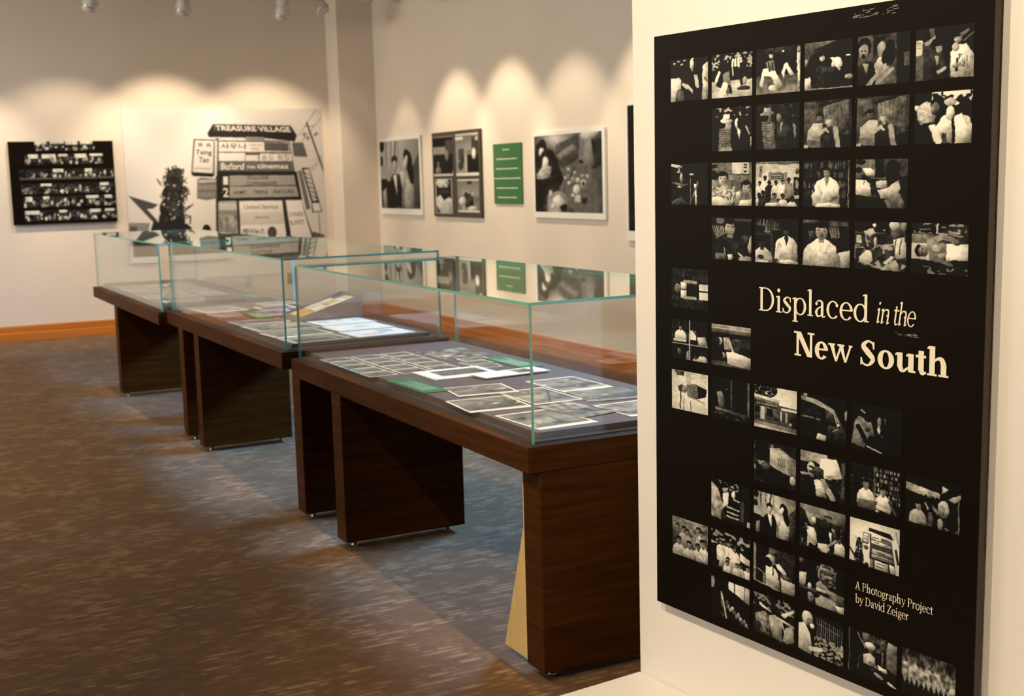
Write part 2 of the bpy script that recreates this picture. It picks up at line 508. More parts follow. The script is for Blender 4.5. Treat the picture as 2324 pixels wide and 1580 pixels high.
# ------------------------------------------------------------------ printed pictures (flat print, painted as ink values)
class Pic:
    """a small tone picture drawn with simple shapes; x right, y down, both 0..1"""

    def __init__(s, w=72, h=72, v=0.0, ss=2):
        s.w, s.h, s.ss = w, h, ss
        W, H = w * ss, h * ss
        s.X, s.Y = np.meshgrid((np.arange(W) + 0.5) / W, (np.arange(H) + 0.5) / H)
        s.a = np.full((H, W), float(v))
        s.tex, s.fk = np.zeros((H, W)), 1.0
        for cells, amp in ((5, 0.5), (11, 0.32), (24, 0.18)):
            q = Pic.__new__(Pic); q.X, q.Y, q.a = s.X, s.Y, np.full((H, W), 0.5)
            s.tex += (q.n(0, 0, 1, 1, 0.5, cells, cells * 7 + w).a - 0.5) * 2 * amp

    def _put(s, m, v, al=1.0):
        s.a = np.where(m, s.a * (1 - al) + v * al, s.a)
        return s

    def _form(s, v, u, w):
        """tone of a rounded, slightly uneven thing photographed by flash"""
        return np.clip(v * (1 + s.fk * (-0.20 * u - 0.26 * w - 0.16 * (u * u + w * w) + 0.20 * s.tex)) + 0.015, 0, 1)

    def r(s, x0, y0, x1, y1, v, al=1.0):
        return s._put((s.X >= x0) & (s.X < x1) & (s.Y >= y0) & (s.Y < y1), v, al)

    def e(s, cx, cy, rx, ry, v, rot=0, al=1.0):
        c, k = math.cos(math.radians(rot)), math.sin(math.radians(rot))
        dx, dy = s.X - cx, s.Y - cy
        u, w = (dx * c + dy * k) / rx, (-dx * k + dy * c) / ry
        return s._put(u ** 2 + w ** 2 < 1, s._form(v, u, w), al)

    def p(s, pts, v, al=1.0):
        m = np.zeros(s.a.shape, bool)
        n = len(pts)
        for i in range(n):
            x0, y0 = pts[i]; x1, y1 = pts[(i + 1) % n]
            if y0 == y1: continue
            c = ((y0 > s.Y) != (y1 > s.Y)) & (s.X < (x1 - x0) * (s.Y - y0) / (y1 - y0) + x0)
            m ^= c
        xs_, ys_ = [q[0] for q in pts], [q[1] for q in pts]
        u = (s.X - (max(xs_) + min(xs_)) / 2) / (max(xs_) - min(xs_) + 1e-6) * 2
        w = (s.Y - (max(ys_) + min(ys_)) / 2) / (max(ys_) - min(ys_) + 1e-6) * 2
        return s._put(m, s._form(v, np.clip(u, -1, 1) * .8, np.clip(w, -1, 1) * .8), al)

    def l(s, x0, y0, x1, y1, w, v, al=1.0):
        dx, dy = x1 - x0, y1 - y0
        q = dx * dx + dy * dy + 1e-9
        t = np.clip(((s.X - x0) * dx + (s.Y - y0) * dy) / q, 0, 1)
        return s._put((s.X - x0 - t * dx) ** 2 + (s.Y - y0 - t * dy) ** 2 < (w / 2) ** 2, v, al)

    def g(s, x0, y0, x1, y1, v0, v1, ax='y'):
        t = (s.Y - y0) / (y1 - y0) if ax == 'y' else (s.X - x0) / (x1 - x0)
        m = (s.X >= x0) & (s.X < x1) & (s.Y >= y0) & (s.Y < y1)
        s.a = np.where(m, v0 + (v1 - v0) * np.clip(t, 0, 1), s.a)
        return s

    def glow(s, cx, cy, rx, ry, v):
        d = np.exp(-(((s.X - cx) / rx) ** 2 + ((s.Y - cy) / ry) ** 2))
        s.a = s.a * (1 - d) + v * d
        return s

    def n(s, x0, y0, x1, y1, amp, cells, seed, thr=None, v=None):
        """blotchy grain inside a rectangle; with thr, paints v where the noise is above thr"""
        rg = np.random.RandomState(seed)
        cx, cy = (cells, cells) if np.isscalar(cells) else cells
        G = rg.rand(cy + 2, cx + 2)
        u = np.clip((s.X - x0) / (x1 - x0), 0, 0.9999) * cx
        w = np.clip((s.Y - y0) / (y1 - y0), 0, 0.9999) * cy
        i, j = u.astype(int), w.astype(int)
        fu, fw = u - i, w - j
        N_ = (G[j, i] * (1 - fu) + G[j, i + 1] * fu) * (1 - fw) + (G[j + 1, i] * (1 - fu) + G[j + 1, i + 1] * fu) * fw
        m = (s.X >= x0) & (s.X < x1) & (s.Y >= y0) & (s.Y < y1)
        if thr is None:
            s.a = np.where(m, np.clip(s.a + (N_ - 0.5) * 2 * amp, 0, 1), s.a)
        else:
            s.a = np.where(m & (N_ > thr), v, s.a)
        return s

    def head(s, x, y, r, skin=0.6, hair=0.08, look=0, rot=0, hat=None):
        s.e(x - 0.06 * r * look, y - 0.26 * r, 0.78 * r, 0.80 * r, hair, rot)
        s.e(x + 0.12 * r * look, y + 0.14 * r, 0.60 * r, 0.80 * r, skin, rot)
        s.e(x - 0.10 * r * look - 0.1 * r, y - 0.62 * r, 0.58 * r, 0.32 * r, hair, rot)
        c, k = math.cos(math.radians(rot)), math.sin(math.radians(rot))
        q = lambda a, b: (x + a * r * c - b * r * k, y + a * r * k + b * r * c)
        dk = skin * 0.45
        for sx in (-0.26, 0.26):
            a, b = q(sx + 0.18 * look, -0.02); s.e(a, b, 0.15 * r, 0.055 * r, dk, rot).e(*q(sx + 0.18 * look, -0.14), 0.17 * r, 0.03 * r, skin * .6, rot)
        a, b = q(0.18 * look, 0.48); s.e(a, b, 0.16 * r, 0.045 * r, skin * .58, rot)
        a, b = q(0.20 * look, 0.22); s.e(a, b, 0.06 * r, 0.12 * r, skin * 0.82, rot)
        if hat is not None:
            s.e(x, y - 0.55 * r, 1.35 * r, 0.30 * r, hat)
            s.r(x - 0.72 * r, y - 1.45 * r, x + 0.72 * r, y - 0.5 * r, hat)
        return s

    def man(s, x, y, r, shirt=0.85, skin=0.6, hair=0.08, yb=1.01, sw=2.1, look=0, vee=None, hat=None):
        s.p([(x - 0.45 * r, y + 0.8 * r), (x + 0.45 * r, y + 0.8 * r), (x + sw * r * 0.8, y + 1.55 * r), (x + sw * r, y + 2.4 * r),
             (x + sw * r * 1.08, yb), (x - sw * r * 1.08, yb), (x - sw * r, y + 2.4 * r), (x - sw * r * 0.8, y + 1.55 * r)], shirt)
        for sx in (-1, 1):
            s.l(x + sx * sw * 0.62 * r, y + 2.6 * r, x + sx * sw * 0.60 * r, yb, 0.10 * r, shirt * 0.72)
        s.r(x - 0.32 * r, y + 0.5 * r, x + 0.32 * r, y + 1.25 * r, skin * 0.8)
        if vee is not None:
            s.p([(x - 0.42 * r, y + 1.0 * r), (x + 0.42 * r, y + 1.0 * r), (x + 0.05 * r, y + 2.6 * r)], vee)
        return s.head(x, y, r, skin, hair, look, 0, hat)

    def crowd(s, x0, y0, x1, y1, nn, r, seed, skin=(0.3, 0.7), shirt=(0.2, 0.95), yb=None):
        rg = random.Random(seed)
        pts = sorted([(y0 + (y1 - y0) * rg.random(), x0 + (x1 - x0) * (k + rg.random()) / nn) for k in range(nn)])
        for y, x in pts:
            s.man(x, y, r * rg.uniform(0.85, 1.15), rg.uniform(*shirt), rg.uniform(*skin), rg.uniform(0.03, 0.15), yb if yb else min(1.0, y + 6 * r), 1.7)
        return s

    def soft(s, k=1):
        for _ in range(k):
            b = np.pad(s.a, 1, mode='edge')
            s.a = (b[1:-1, 1:-1] * 2 + b[:-2, 1:-1] + b[2:, 1:-1] + b[1:-1, :-2] + b[1:-1, 2:]) / 6
        return s

    def warp(s, amp, cells, seed):
        """uneven edges: shifts the drawing by a smooth random field"""
        H, W = s.a.shape
        D = []
        for k in (0, 1):
            q = Pic.__new__(Pic); q.X, q.Y, q.a = s.X, s.Y, np.full((H, W), 0.5)
            D.append((q.n(0, 0, 1, 1, 0.5, cells, seed * 2 + k).a - 0.5) * 2 * amp)
        j = np.clip(((s.X + D[0]) * W).astype(int), 0, W - 1)
        i = np.clip(((s.Y + D[1]) * H).astype(int), 0, H - 1)
        s.a = s.a[i, j]
        return s

    def film(s, seed, k0=1.0):
        """finish: organic edges, tonal unevenness, grain, slight vignette and contrast"""
        s.warp(.013 * k0, 6, seed).warp(.009 * k0, 14, seed + 3).warp(.006 * k0, 32, seed + 7)
        t = s.a.copy()
        s.n(0, 0, 1, 1, .10, 9, seed + 50).n(0, 0, 1, 1, .09, 21, seed + 60)
        k = np.clip(t * 4 * (1 - t), 0, 1) * .85 + .15
        s.a = t * (1 - k) + s.a * k
        s.n(0, 0, 1, 1, 0.035, 60, seed).soft(2)
        s.a *= 1 - 0.22 * ((s.X - .5) ** 2 + (s.Y - .5) ** 2) * 2
        s.a = np.clip((s.a - .06) * 1.2, 0, 1)
        return s

    def out(s):
        q = s.ss
        h, w = s.a.shape[0] // q, s.a.shape[1] // q
        return s.a.reshape(h, q, w, q).mean((1, 3))


def ink(a, white=(0.80, 0.775, 0.72), gamma=2.2):
    lin = np.clip(a, 0, 1) ** gamma
    return np.stack([np.maximum(lin * white[0], 0.004), np.maximum(lin * white[1], 0.0032), np.maximum(lin * white[2], 0.0022), np.ones_like(lin)], -1)


def grid_mesh(name, a, w, h, mat, white=(0.80, 0.775, 0.72), thick=0.0, edge=None):
    """tone array (rows from the top) as a w x h sheet in local x/z facing -y; with thick, a solid sheet facing +z in local x/y"""
    H, W = a.shape
    xs = np.linspace(0, w, W)
    if thick:
        ys = np.linspace(h, 0, H)
        X, Y = np.meshgrid(xs - w / 2, ys - h / 2)
        V = np.stack([X, Y, np.full_like(X, thick)], -1).reshape(-1, 3)
    else:
        zs = np.linspace(0, -h, H)
        X, Z = np.meshgrid(xs, zs)
        V = np.stack([X, np.zeros_like(X), Z], -1).reshape(-1, 3)
    idx = np.arange(H * W).reshape(H, W)
    F = np.stack([idx[1:, :-1], idx[1:, 1:], idx[:-1, 1:], idx[:-1, :-1]], -1).reshape(-1, 4)
    colr = ink(a, white).reshape(-1, 4)
    faces = F.tolist()
    mi = [0] * len(faces)
    verts = V.tolist()
    if thick:
        n = len(verts)
        verts += [(-w / 2, -h / 2, 0), (w / 2, -h / 2, 0), (w / 2, h / 2, 0), (-w / 2, h / 2, 0),
                  (-w / 2, -h / 2, thick), (w / 2, -h / 2, thick), (w / 2, h / 2, thick), (-w / 2, h / 2, thick)]
        faces += [[n, n + 3, n + 2, n + 1]] + [[n + i, n + (i + 1) % 4, n + 4 + (i + 1) % 4, n + 4 + i] for i in range(4)]
        mi += [1] * 5
        colr = np.concatenate([colr, np.tile([[0.7, 0.68, 0.63, 1]], (8, 1))])
    me = mesh(name, verts, faces, [mat, edge or M_paper] if thick else [mat], mi)
    at = me.color_attributes.new('ink', 'FLOAT_COLOR', 'POINT')
    at.data.foreach_set('color', colr.astype(np.float32).ravel())
    return me


# --- the frames of the title poster, keyed by (row, column)
FR = {}


def fr(r, c, label):
    def deco(fn):
        FR[(r, c)] = (fn, label)
        return fn
    return deco


def shelf(P, x0, y0, x1, y1, seed, rows=3, lo=0.1, hi=0.6):
    rg = random.Random(seed)
    for k in range(rows):
        a, b = y0 + (y1 - y0) * k / rows, y0 + (y1 - y0) * (k + 1) / rows
        x = x0
        while x < x1:
            w = rg.uniform(0.012, 0.04)
            if rg.random() < 0.75:
                P.r(x, a + (b - a) * rg.uniform(0.1, 0.4), min(x + w * 0.8, x1), b - (b - a) * 0.1, rg.uniform(lo, hi))
            x += w
        P.r(x0, b - (b - a) * 0.1, x1, b, lo * 1.6)
    return P


@fr(1, 1, 'woman in profile at a dance')
def _(P):
    P.r(0, 0, 1, 1, 0.05)
    for x, y in ((.1, .1), (.22, .06), (.3, .12), (.38, .05)): P.e(x, y, .04, .02, .8)
    P.e(.17, .62, .12, .14, .1).p([(0, .45), (.22, .42), (.3, .5), (.28, .75), (.2, 1), (0, 1)], .93).e(.25, .95, .12, .25, .35)
    P.l(.45, .62, .6, .8, .07, .72).l(.6, .8, .72, .55, .08, .75).l(.35, .6, .46, .66, .09, .8)
    P.p([(.6, .35), (.74, .3), (.78, .7), (.75, 1), (.58, 1)], .06).l(.68, .42, .72, .68, .09, .78)
    P.e(.62, .16, .09, .17, .82).e(.69, .18, .09, .24, .12).e(.58, .16, .06, .12, .85)
    P.p([(.86, .2), (1, .12), (1, 1), (.84, 1)], .82).l(.92, .5, 1, .58, .06, .5)


@fr(1, 2, 'dancers on a bright floor')
def _(P):
    P.r(0, 0, 1, 1, .06).r(0, .62, 1, 1, .78).n(0, .6, 1, 1, .08, 14, 3).n(0, 0, 1, .35, 0, (22, 9), 5, .62, .75)
    for x in (.5, .57, .64, .7): P.r(x, .12, x + .05, .32, .92)
    P.l(.53, .32, .54, .52, .03, .7).p([(.2, .2), (.36, .12), (.44, .5), (.3, .8), (.12, .72)], .05)
    P.e(.25, .1, .06, .09, .1).l(.12, .6, .2, .42, .07, .95).p([(.3, .45), (.44, .4), (.5, .8), (.4, .95), (.3, .8)], .45)
    P.l(.34, .7, .22, .98, .14, .9).p([(.7, .25), (.86, .22), (.84, .75), (.72, .75)], .05).e(.82, .66, .05, .1, .6).e(.8, .82, .16, .05, .2)
    P.l(.44, .75, .47, .9, .06, .08)


@fr(1, 3, 'dancer kneeling low in white trousers')
def _(P):
    P.r(0, 0, 1, 1, .08).g(0, .6, 1, 1, .25, .6).n(0, .0, 1, .6, .05, 12, 8).glow(.5, .02, .4, .12, .3)
    P.p([(.08, .8), (.16, .45), (.38, .42), (.5, .6), (.66, .92), (.5, .95), (.34, .62), (.2, .6), (.16, .85)], .88)
    P.p([(.22, .3), (.4, .26), (.44, .48), (.3, .52)], .5).l(.28, .3, .32, .5, .02, .15).l(.36, .3, .4, .5, .02, .15)
    P.head(.34, .17, .075, .75, .1, 0, 0, .1).e(.38, .87, .1, .08, .95).p([(.58, .55), (.66, .35), (.72, .35), (.86, .62), (.78, .64), (.68, .48), (.62, .68)], .85)
    P.p([(.92, .15), (1, .1), (1, .95), (.95, .9)], .9).e(.96, .1, .04, .07, .6).e(.62, .1, .03, .02, .9)


@fr(1, 4, 'man holding out a white hat')
def _(P):
    P.r(0, 0, 1, 1, .05).p([(0, 0), (.72, 0), (.1, .18), (0, .2)], .5).glow(.1, .15, .25, .2, .35)
    P.r(0, .18, .1, .4, .35).p([(.22, .55), (.38, .48), (.46, .95), (.2, .95)], .14).n(.2, .5, .46, .95, .12, 12, 4).l(.4, .58, .58, .6, .12, .22)
    P.head(.36, .34, .09, .8, .08, .8).p([(.54, .36), (.6, .34), (.76, .62), (.72, .64)], .92).e(.69, .46, .085, .12, .96, -25).e(.6, .5, .05, .06, .85)
    P.r(.86, .33, .95, .36, .95).p([(0, .75), (.12, .72), (.16, 1), (0, 1)], .9).e(.93, .78, .09, .05, .7).r(0, .97, 1, 1, .6).n(.5, .62, 1, .9, .1, 10, 6)
    P.e(.03, .42, .05, .09, .7)


@fr(1, 5, 'two women laughing beside a wall')
def _(P):
    P.r(0, 0, 1, 1, .22).g(0, 0, .3, 1, .42, .2).r(.3, .05, .52, .3, .1).r(.62, 0, .74, 1, .3).r(.74, 0, 1, 1, .1)
    P.r(.88, .4, .98, .66, .36).p([(0, .6), (.12, .5), (.32, .52), (.36, 1), (0, 1)], .13).p([(.09, .55), (.22, .55), (.19, .78)], .62)
    P.e(.12, .24, .14, .2, .06).e(.12, .32, .1, .16, .66).e(.12, .4, .035, .05, .1).l(.07, .29, .1, .29, .02, .15).l(.14, .29, .17, .29, .02, .15)
    P.p([(.32, .6), (.44, .4), (.6, .5), (.62, 1), (.38, 1)], .66).e(.46, .3, .09, .16, .58).e(.6, .44, .13, .2, .06, 15).e(.62, .25, .09, .12, .08)
    P.l(.2, 1, .5, .68, .09, .62).l(.5, .68, .54, .6, .05, .65).l(.4, .95, .66, .7, .08, .6)


@fr(1, 6, 'two women with a hat and a bottle')
def _(P):
    P.r(0, 0, 1, 1, .10).r(0, 0, .24, .2, .16).r(.24, .02, .32, .25, .42).r(0, .5, .2, 1, .38).r(0, .22, .12, .5, .82)
    for y in (.27, .32, .37): P.r(.02, y, .1, y + .012, .3)
    P.p([(.14, .48), (.1, .32), (.2, .2), (.28, .4), (.48, .52), (.56, .75), (.44, .98), (.14, .98)], .22)
    P.l(.18, .3, .36, .2, .07, .68).e(.42, .27, .15, .06, .07).e(.41, .2, .08, .1, .09).head(.4, .4, .1, .66, .08, .2).p([(.33, .55), (.42, .55), (.36, .74)], .6)
    P.l(.4, .85, .5, .78, .07, .66).p([(.6, .5), (.7, .38), (.86, .36), (1, .6), (.98, .98), (.62, .98)], .84).n(.74, .55, .9, .8, 0, (9, 6), 4, .55, .45)
    P.head(.73, .26, .1, .68, .14).e(.69, .42, .06, .08, .7).r(.7, .62, .735, .86, .06).e(.7, .76, .05, .05, .62).p([(.74, .18), (.9, .08), (.9, .14), (.78, .24)], .5).l(.82, .3, 1, .16, .03, .5)
    P.r(.94, .6, 1, .98, .58)


@fr(2, 2, 'man in a white cowboy hat facing a woman')
def _(P):
    P.r(0, 0, 1, 1, .05).n(0, 0, 1, .2, 0, (14, 3), 4, .7, .75)
    P.p([(.2, .5), (.42, .44), (.5, .8), (.5, 1), (.16, 1)], .4)
    for k in range(9): P.l(.2 + k * .035, .48, .18 + k * .037, 1, .012, .62)
    for k in range(9): P.r(.17, .52 + k * .05, .5, .535 + k * .05, .26)
    P.r(.2, .92, .52, 1, .6).e(.4, .42, .09, .12, .68).e(.31, .4, .05, .07, .06).e(.38, .31, .15, .05, .95).p([(.29, .3), (.31, .16), (.45, .15), (.47, .3)], .97)
    P.p([(.56, .46), (.76, .42), (.95, .6), (.95, 1), (.52, 1)], .09).p([(.63, .5), (.74, .46), (.7, .76)], .8).e(.64, .38, .07, .12, .8).e(.72, .38, .07, .16, .05)
    P.l(.84, .45, .93, .62, .04, .7).l(.97, .68, .97, .9, .02, .8)


@fr(2, 3, 'man in a white cowboy hat, dimly lit')
def _(P):
    P.r(0, 0, 1, 1, .11).n(0, 0, 1, .3, 0, (12, 4), 7, .72, .26)
    P.p([(.14, .4), (.36, .36), (.42, .7), (.5, .9), (.5, 1), (.2, 1)], .44)
    for k in range(8): P.l(.16 + k * .035, .38, .2 + k * .035, .95, .012, .52)
    for k in range(8): P.r(.14, .42 + k * .06, .46, .435 + k * .06, .33)
    P.e(.29, .32, .09, .12, .4).e(.22, .3, .07, .09, .1).e(.26, .2, .16, .05, .62, -8).p([(.17, .2), (.19, .08), (.34, .07), (.36, .18)], .64)
    P.p([(.48, .4), (.64, .34), (.84, .6), (.86, 1), (.5, 1)], .17).e(.57, .18, .16, .05, .17).p([(.48, .18), (.5, .0), (.64, .0), (.66, .18)], .2).e(.53, .3, .06, .1, .5).p([(.56, .42), (.62, .4), (.56, .66)], .52)
    P.p([(.84, .42), (.92, .5), (.92, .75), (.86, .8)], .48)


def booth(P, x):
    P.r(0, 0, 1, 1, .22).p([(0, 0), (.3, .05), (.3, .7), (0, .8)], .34).p([(.4, .1), (.95, 0), (.92, .65), (.42, .5)], .40)
    for k in range(6): P.l(.46 + k * .08, .1, .48 + k * .075, .56, .012, .28)
    P.p([(.32, .1), (1, -.05), (1, 0), (.34, .15)], .15).r(.7, .7, 1, 1, .07).e(.82, .74, .06, .05, .2).e(.9, .72, .05, .06, .3)
    P.p([(.08, .62), (.22, .48), (.4, .48), (.46, 1), (.06, .95)], .68).l(.12, .88, .4, .92, .12, .4).man(.52, .44, .1, .17, .68, .42, 1.0, 1.5)
    P.l(.66, .6, .72, 1, .1, .6).head(.28 + x, .36, .11, .44, .07, .2).l(.34, .72, .46, .62, .08, .66).l(.46, .62, .52, .68, .05, .7).r(0, .93, .1, 1, .75)


@fr(2, 4, 'couple sitting close in a booth')
def _(P): booth(P, .05)


@fr(2, 5, 'couple smiling in a booth')
def _(P): booth(P, -.01)


@fr(2, 6, 'couple dancing close under bright lights')
def _(P):
    P.r(0, 0, 1, 1, .05).n(.3, 0, 1, .28, 0, (10, 5), 14, .5, .9).r(.5, 0, .95, .07, .97).e(.06, .3, .05, .06, .95)
    P.e(.22, .42, .16, .25, .72).n(.06, .18, .38, .7, .14, 16, 3).p([(.06, .7), (.2, .58), (.38, .6), (.4, 1), (.05, 1)], .06)
    P.p([(.5, .5), (.6, .42), (.66, .6), (.66, 1), (.42, .98), (.36, .7)], .92).e(.42, .26, .13, .2, .06).e(.37, .32, .08, .13, .3).e(.33, .34, .03, .06, .42)
    P.l(.32, .68, .44, .95, .12, .9).r(.5, .8, .57, 1, .25).e(.63, .42, .07, .14, .8).p([(.7, .5), (.8, .42), (.95, .5), (1, .7), (1, 1), (.72, 1)], .95).e(.88, .3, .1, .18, .06)
    P.l(.86, .5, .98, .68, .08, .85).e(.62, .2, .1, .08, .7)


@fr(3, 1, 'dark pool hall with a lamp over a table')
def _(P):
    P.r(0, 0, 1, 1, .08).p([(0, 0), (.3, .05), (.3, .1), (0, .07)], .9).e(.22, .2, .06, .02, .8).r(.2, .1, .25, .2, .7).e(.28, .35, .04, .12, .6)
    P.p([(0, .44), (.48, .5), (.25, .58)], .42).e(.23, .57, .06, .02, .8).p([(0, .95), (.26, .8), (.46, .98), (.42, 1), (.26, .86), (.02, 1)], .45).p([(.02, 1), (.26, .84), (.42, 1)], .3)
    P.l(.53, .35, .53, .9, .012, .6).e(.56, .27, .07, .025, .72).p([(.62, .5), (.68, .5), (.72, 1), (.66, 1)], .85).l(.66, .6, .52, .98, .04, .4).l(.72, .45, .68, .6, .04, .5)


@fr(3, 2, 'children leaning over desks')
def _(P):
    P.r(0, 0, 1, 1, .45).r(.52, 0, .92, .26, .82).r(0, .04, .15, .12, .15).r(0, .26, 1, .29, .32).g(.45, .3, 1, .6, .5, .4)
    for y in (.03, .1, .19): P.r(.8, y, .87, y + .04, .25)
    P.e(.06, .3, .1, .12, .07).e(.06, .5, .1, .1, .65).p([(.1, .62), (.3, .5), (.46, .5), (.6, .75), (.58, 1), (.2, .9), (0, .8)], .5).n(.0, .55, .58, .95, 0, (22, 14), 3, .5, .78)
    P.head(.28, .36, .17, .72, .06).l(.22, .62, .3, .55, .08, .74).head(.86, .58, .16, .6, .05).p([(.62, .68), (.72, .64), (.72, .85), (.6, .85)], .86).p([(0, .82), (.2, .78), (.5, .9), (.5, 1), (0, 1)], .93)
    P.p([(.7, .86), (1, .84), (1, 1), (.68, 1)], .93).l(.74, .8, .95, .82, .07, .5)


@fr(3, 3, 'class of pupils posed before a bulletin board')
def _(P):
    P.r(0, 0, 1, 1, .78).p([(0, 0), (1, 0), (1, .06), (0, .05)], .4).r(.3, .24, .72, .6, .48).r(.36, .28, .64, .38, .2)
    for y in (.30, .34): P.r(.38, y, .62, y + .015, .75)
    P.r(.33, .42, .6, .6, .75).r(.86, .36, 1, .75, .15).r(.9, .42, .97, .6, .6).e(.95, .22, .05, .07, .4).r(.09, .1, .16, .34, .5).r(.11, .15, .14, .2, .2)
    for x, y, sh, sk in ((.09, .47, .88, .3), (.22, .36, .85, .2), (.32, .47, .14, .12), (.47, .48, .75, .3), (.62, .46, .8, .5), (.76, .42, .45, .18)):
        P.man(x, y, .055, sh, sk, .05, .95, 1.7)
    P.r(0, .82, 1, 1, .15)
    for x, y, sh, sk in ((.08, .76, .85, .15), (.18, .70, .2, .18), (.44, .76, .4, .5), (.64, .77, .9, .2), (.84, .82, .92, .22)):
        P.man(x, y, .06, sh, sk, .04, 1.0, 1.7)
    P.p([(.25, .93), (.55, .9), (.6, 1), (.2, 1)], .9)


@fr(3, 4, 'young man in a white shirt writing before bookshelves')
def _(P):
    P.r(0, 0, 1, 1, .12); shelf(P, 0, 0, 1, .8, 31, 4, .08, .45)
    P.r(.92, 0, 1, 1, .06).r(.94, 0, .955, 1, .7).man(.5, .26, .12, .92, .55, .07, .95, 2.1, 0, .5).p([(.18, .75), (.34, .5), (.4, .7), (.3, .95), (.2, .95)], .88).l(.7, .78, .58, .86, .07, .4).p([(.28, .93), (.55, .9), (.78, .94), (.78, 1), (.26, 1)], .97)


@fr(3, 5, 'pupil writing at a desk in profile')
def _(P):
    P.r(0, 0, 1, 1, .14).g(0, 0, .6, .4, .5, .35).e(.1, .05, .1, .05, .12).e(.05, .22, .08, .06, .08).p([(.12, .18), (.28, .17), (.44, .33), (.22, .34)], .85).r(.38, 0, .55, .38, .08).g(.55, 0, 1, .35, .34, .2)
    P.p([(0, .42), (.28, .46), (.32, .76), (0, .73)], .9).p([(0, .76), (.6, .8), (.6, 1), (0, 1)], .06).e(.72, .22, .14, .19, .06).p([(.56, .25), (.7, .2), (.72, .5), (.6, .45)], .12)
    P.l(.16, .37, .4, .5, .1, .12).l(.16, .4, .15, .52, .012, .1).p([(.4, .45), (.6, .42), (.62, .58), (.42, .58)], .68).p([(.42, .62), (.6, .58), (.82, .42), (.86, .6), (.72, .82), (.5, .8)], .74).p([(.56, .84), (.82, .68), (.96, .88), (.9, 1), (.64, 1)], .48)


@fr(4, 2, 'man in a dark shirt holding a pencil')
def _(P):
    P.r(0, 0, 1, 1, .13).r(.12, .02, .32, .16, .4).r(.6, 0, 1, .4, .1).r(.6, .03, 1, .08, .3)
    for k in range(7): P.l(.03 + k * .05, .22, .16 + k * .045, .56, .028, .5 + .05 * (k % 3))
    P.e(.85, .48, .12, .08, .25).p([(.9, .65), (1, .35), (1, .8), (.85, .82)], .7).man(.47, .22, .2, .13, .6, .06, 1.0, 2.2, .2)
    for k in range(12): P.l(.12 + k * .06, .62, .14 + k * .06, .95, .008, .24)
    P.p([(.1, .85), (.35, .85), (.35, 1), (.1, 1)], .5).l(.32, .7, .36, .9, .015, .7).p([(.4, .86), (.52, .84), (.54, .98), (.44, 1)], .95).l(.68, .84, .76, .9, .04, .8).e(.88, .98, .2, .1, .6)


@fr(4, 3, 'two pupils, one standing in a white shirt')
def _(P):
    P.r(0, 0, 1, 1, .12); shelf(P, 0, 0, .35, .32, 5, 1, .3, .6)
    P.r(.36, 0, .42, .9, .22).r(0, .17, .22, .33, .08).r(0, .33, .38, .37, .28); shelf(P, .43, .02, .6, .25, 7, 1, .2, .5)
    P.man(.72, .28, .12, .8, .2, .05, .98, 2.0, 0, .15).l(.58, .6, .5, .88, .1, .76).l(.5, .92, .44, .96, .07, .25).man(.16, .56, .13, .86, .25, .06, 1.0, 1.9).e(.14, .88, .08, .06, .3).r(0, .95, .3, 1, .85).p([(.58, .9), (.8, .9), (1, .96), (1, 1), (.57, 1)], .88)


@fr(4, 4, 'young man in a white collared shirt looking at the camera')
def _(P):
    P.r(0, 0, 1, 1, .12).p([(0, 0), (.35, .0), (.3, .06), (0, .08)], .35).r(.56, .02, .95, .12, .32)
    for k in range(4): P.l(.56 + k * .06, .15, .62 + k * .05, .36, .035, .42)
    P.p([(.12, .25), (.28, .22), (.26, .4), (.14, .4)], .3).p([(.6, .72), (1, .6), (1, 1), (.7, 1)], .82).man(.4, .24, .2, .84, .62, .06, 1.02, 1.9, .1).p([(.3, .52), (.4, .62), (.3, .75)], .92).p([(.5, .5), (.52, .7), (.42, .72)], .92).p([(.8, .35), (1, .2), (1, .62), (.72, .7)], .06)


@fr(4, 5, 'boxer in headgear with his trainer')
def _(P):
    P.r(0, 0, 1, 1, .2).r(0, 0, 1, .25, .12).e(.4, .08, .03, .04, .95).e(.57, .17, .015, .02, .9).r(.04, .28, .14, .45, .7).r(0, .22, .6, .25, .4).n(0, .45, 1, .95, 0, (14, 8), 9, .6, .55)
    P.l(0, .56, 1, .42, .03, .6).p([(.1, .75), (.24, .58), (.34, .62), (.38, .92), (.1, .85)], .85).e(.28, .38, .14, .22, .22).p([(.18, .22), (.36, .14), (.42, .24), (.3, .32)], .7).l(.2, .2, .26, .5, .02, .75).e(.42, .42, .04, .1, .68).e(.28, .42, .03, .04, .45)
    P.e(.83, .14, .14, .2, .32).e(.76, .05, .1, .1, .75).e(.95, .06, .06, .12, .6).p([(.75, .35), (.95, .3), (1, .5), (1, .72), (.82, .75)], .78).l(.8, .35, .78, .65, .02, .25).l(.9, .35, .88, .65, .02, .25).l(.34, .85, .6, .68, .03, .08)
    P.p([(.5, .98), (.8, .75), (.9, 1)], .72).l(.62, .84, .74, .72, .07, .78).p([(0, .85), (.4, .95), (.6, 1), (0, 1)], .05)


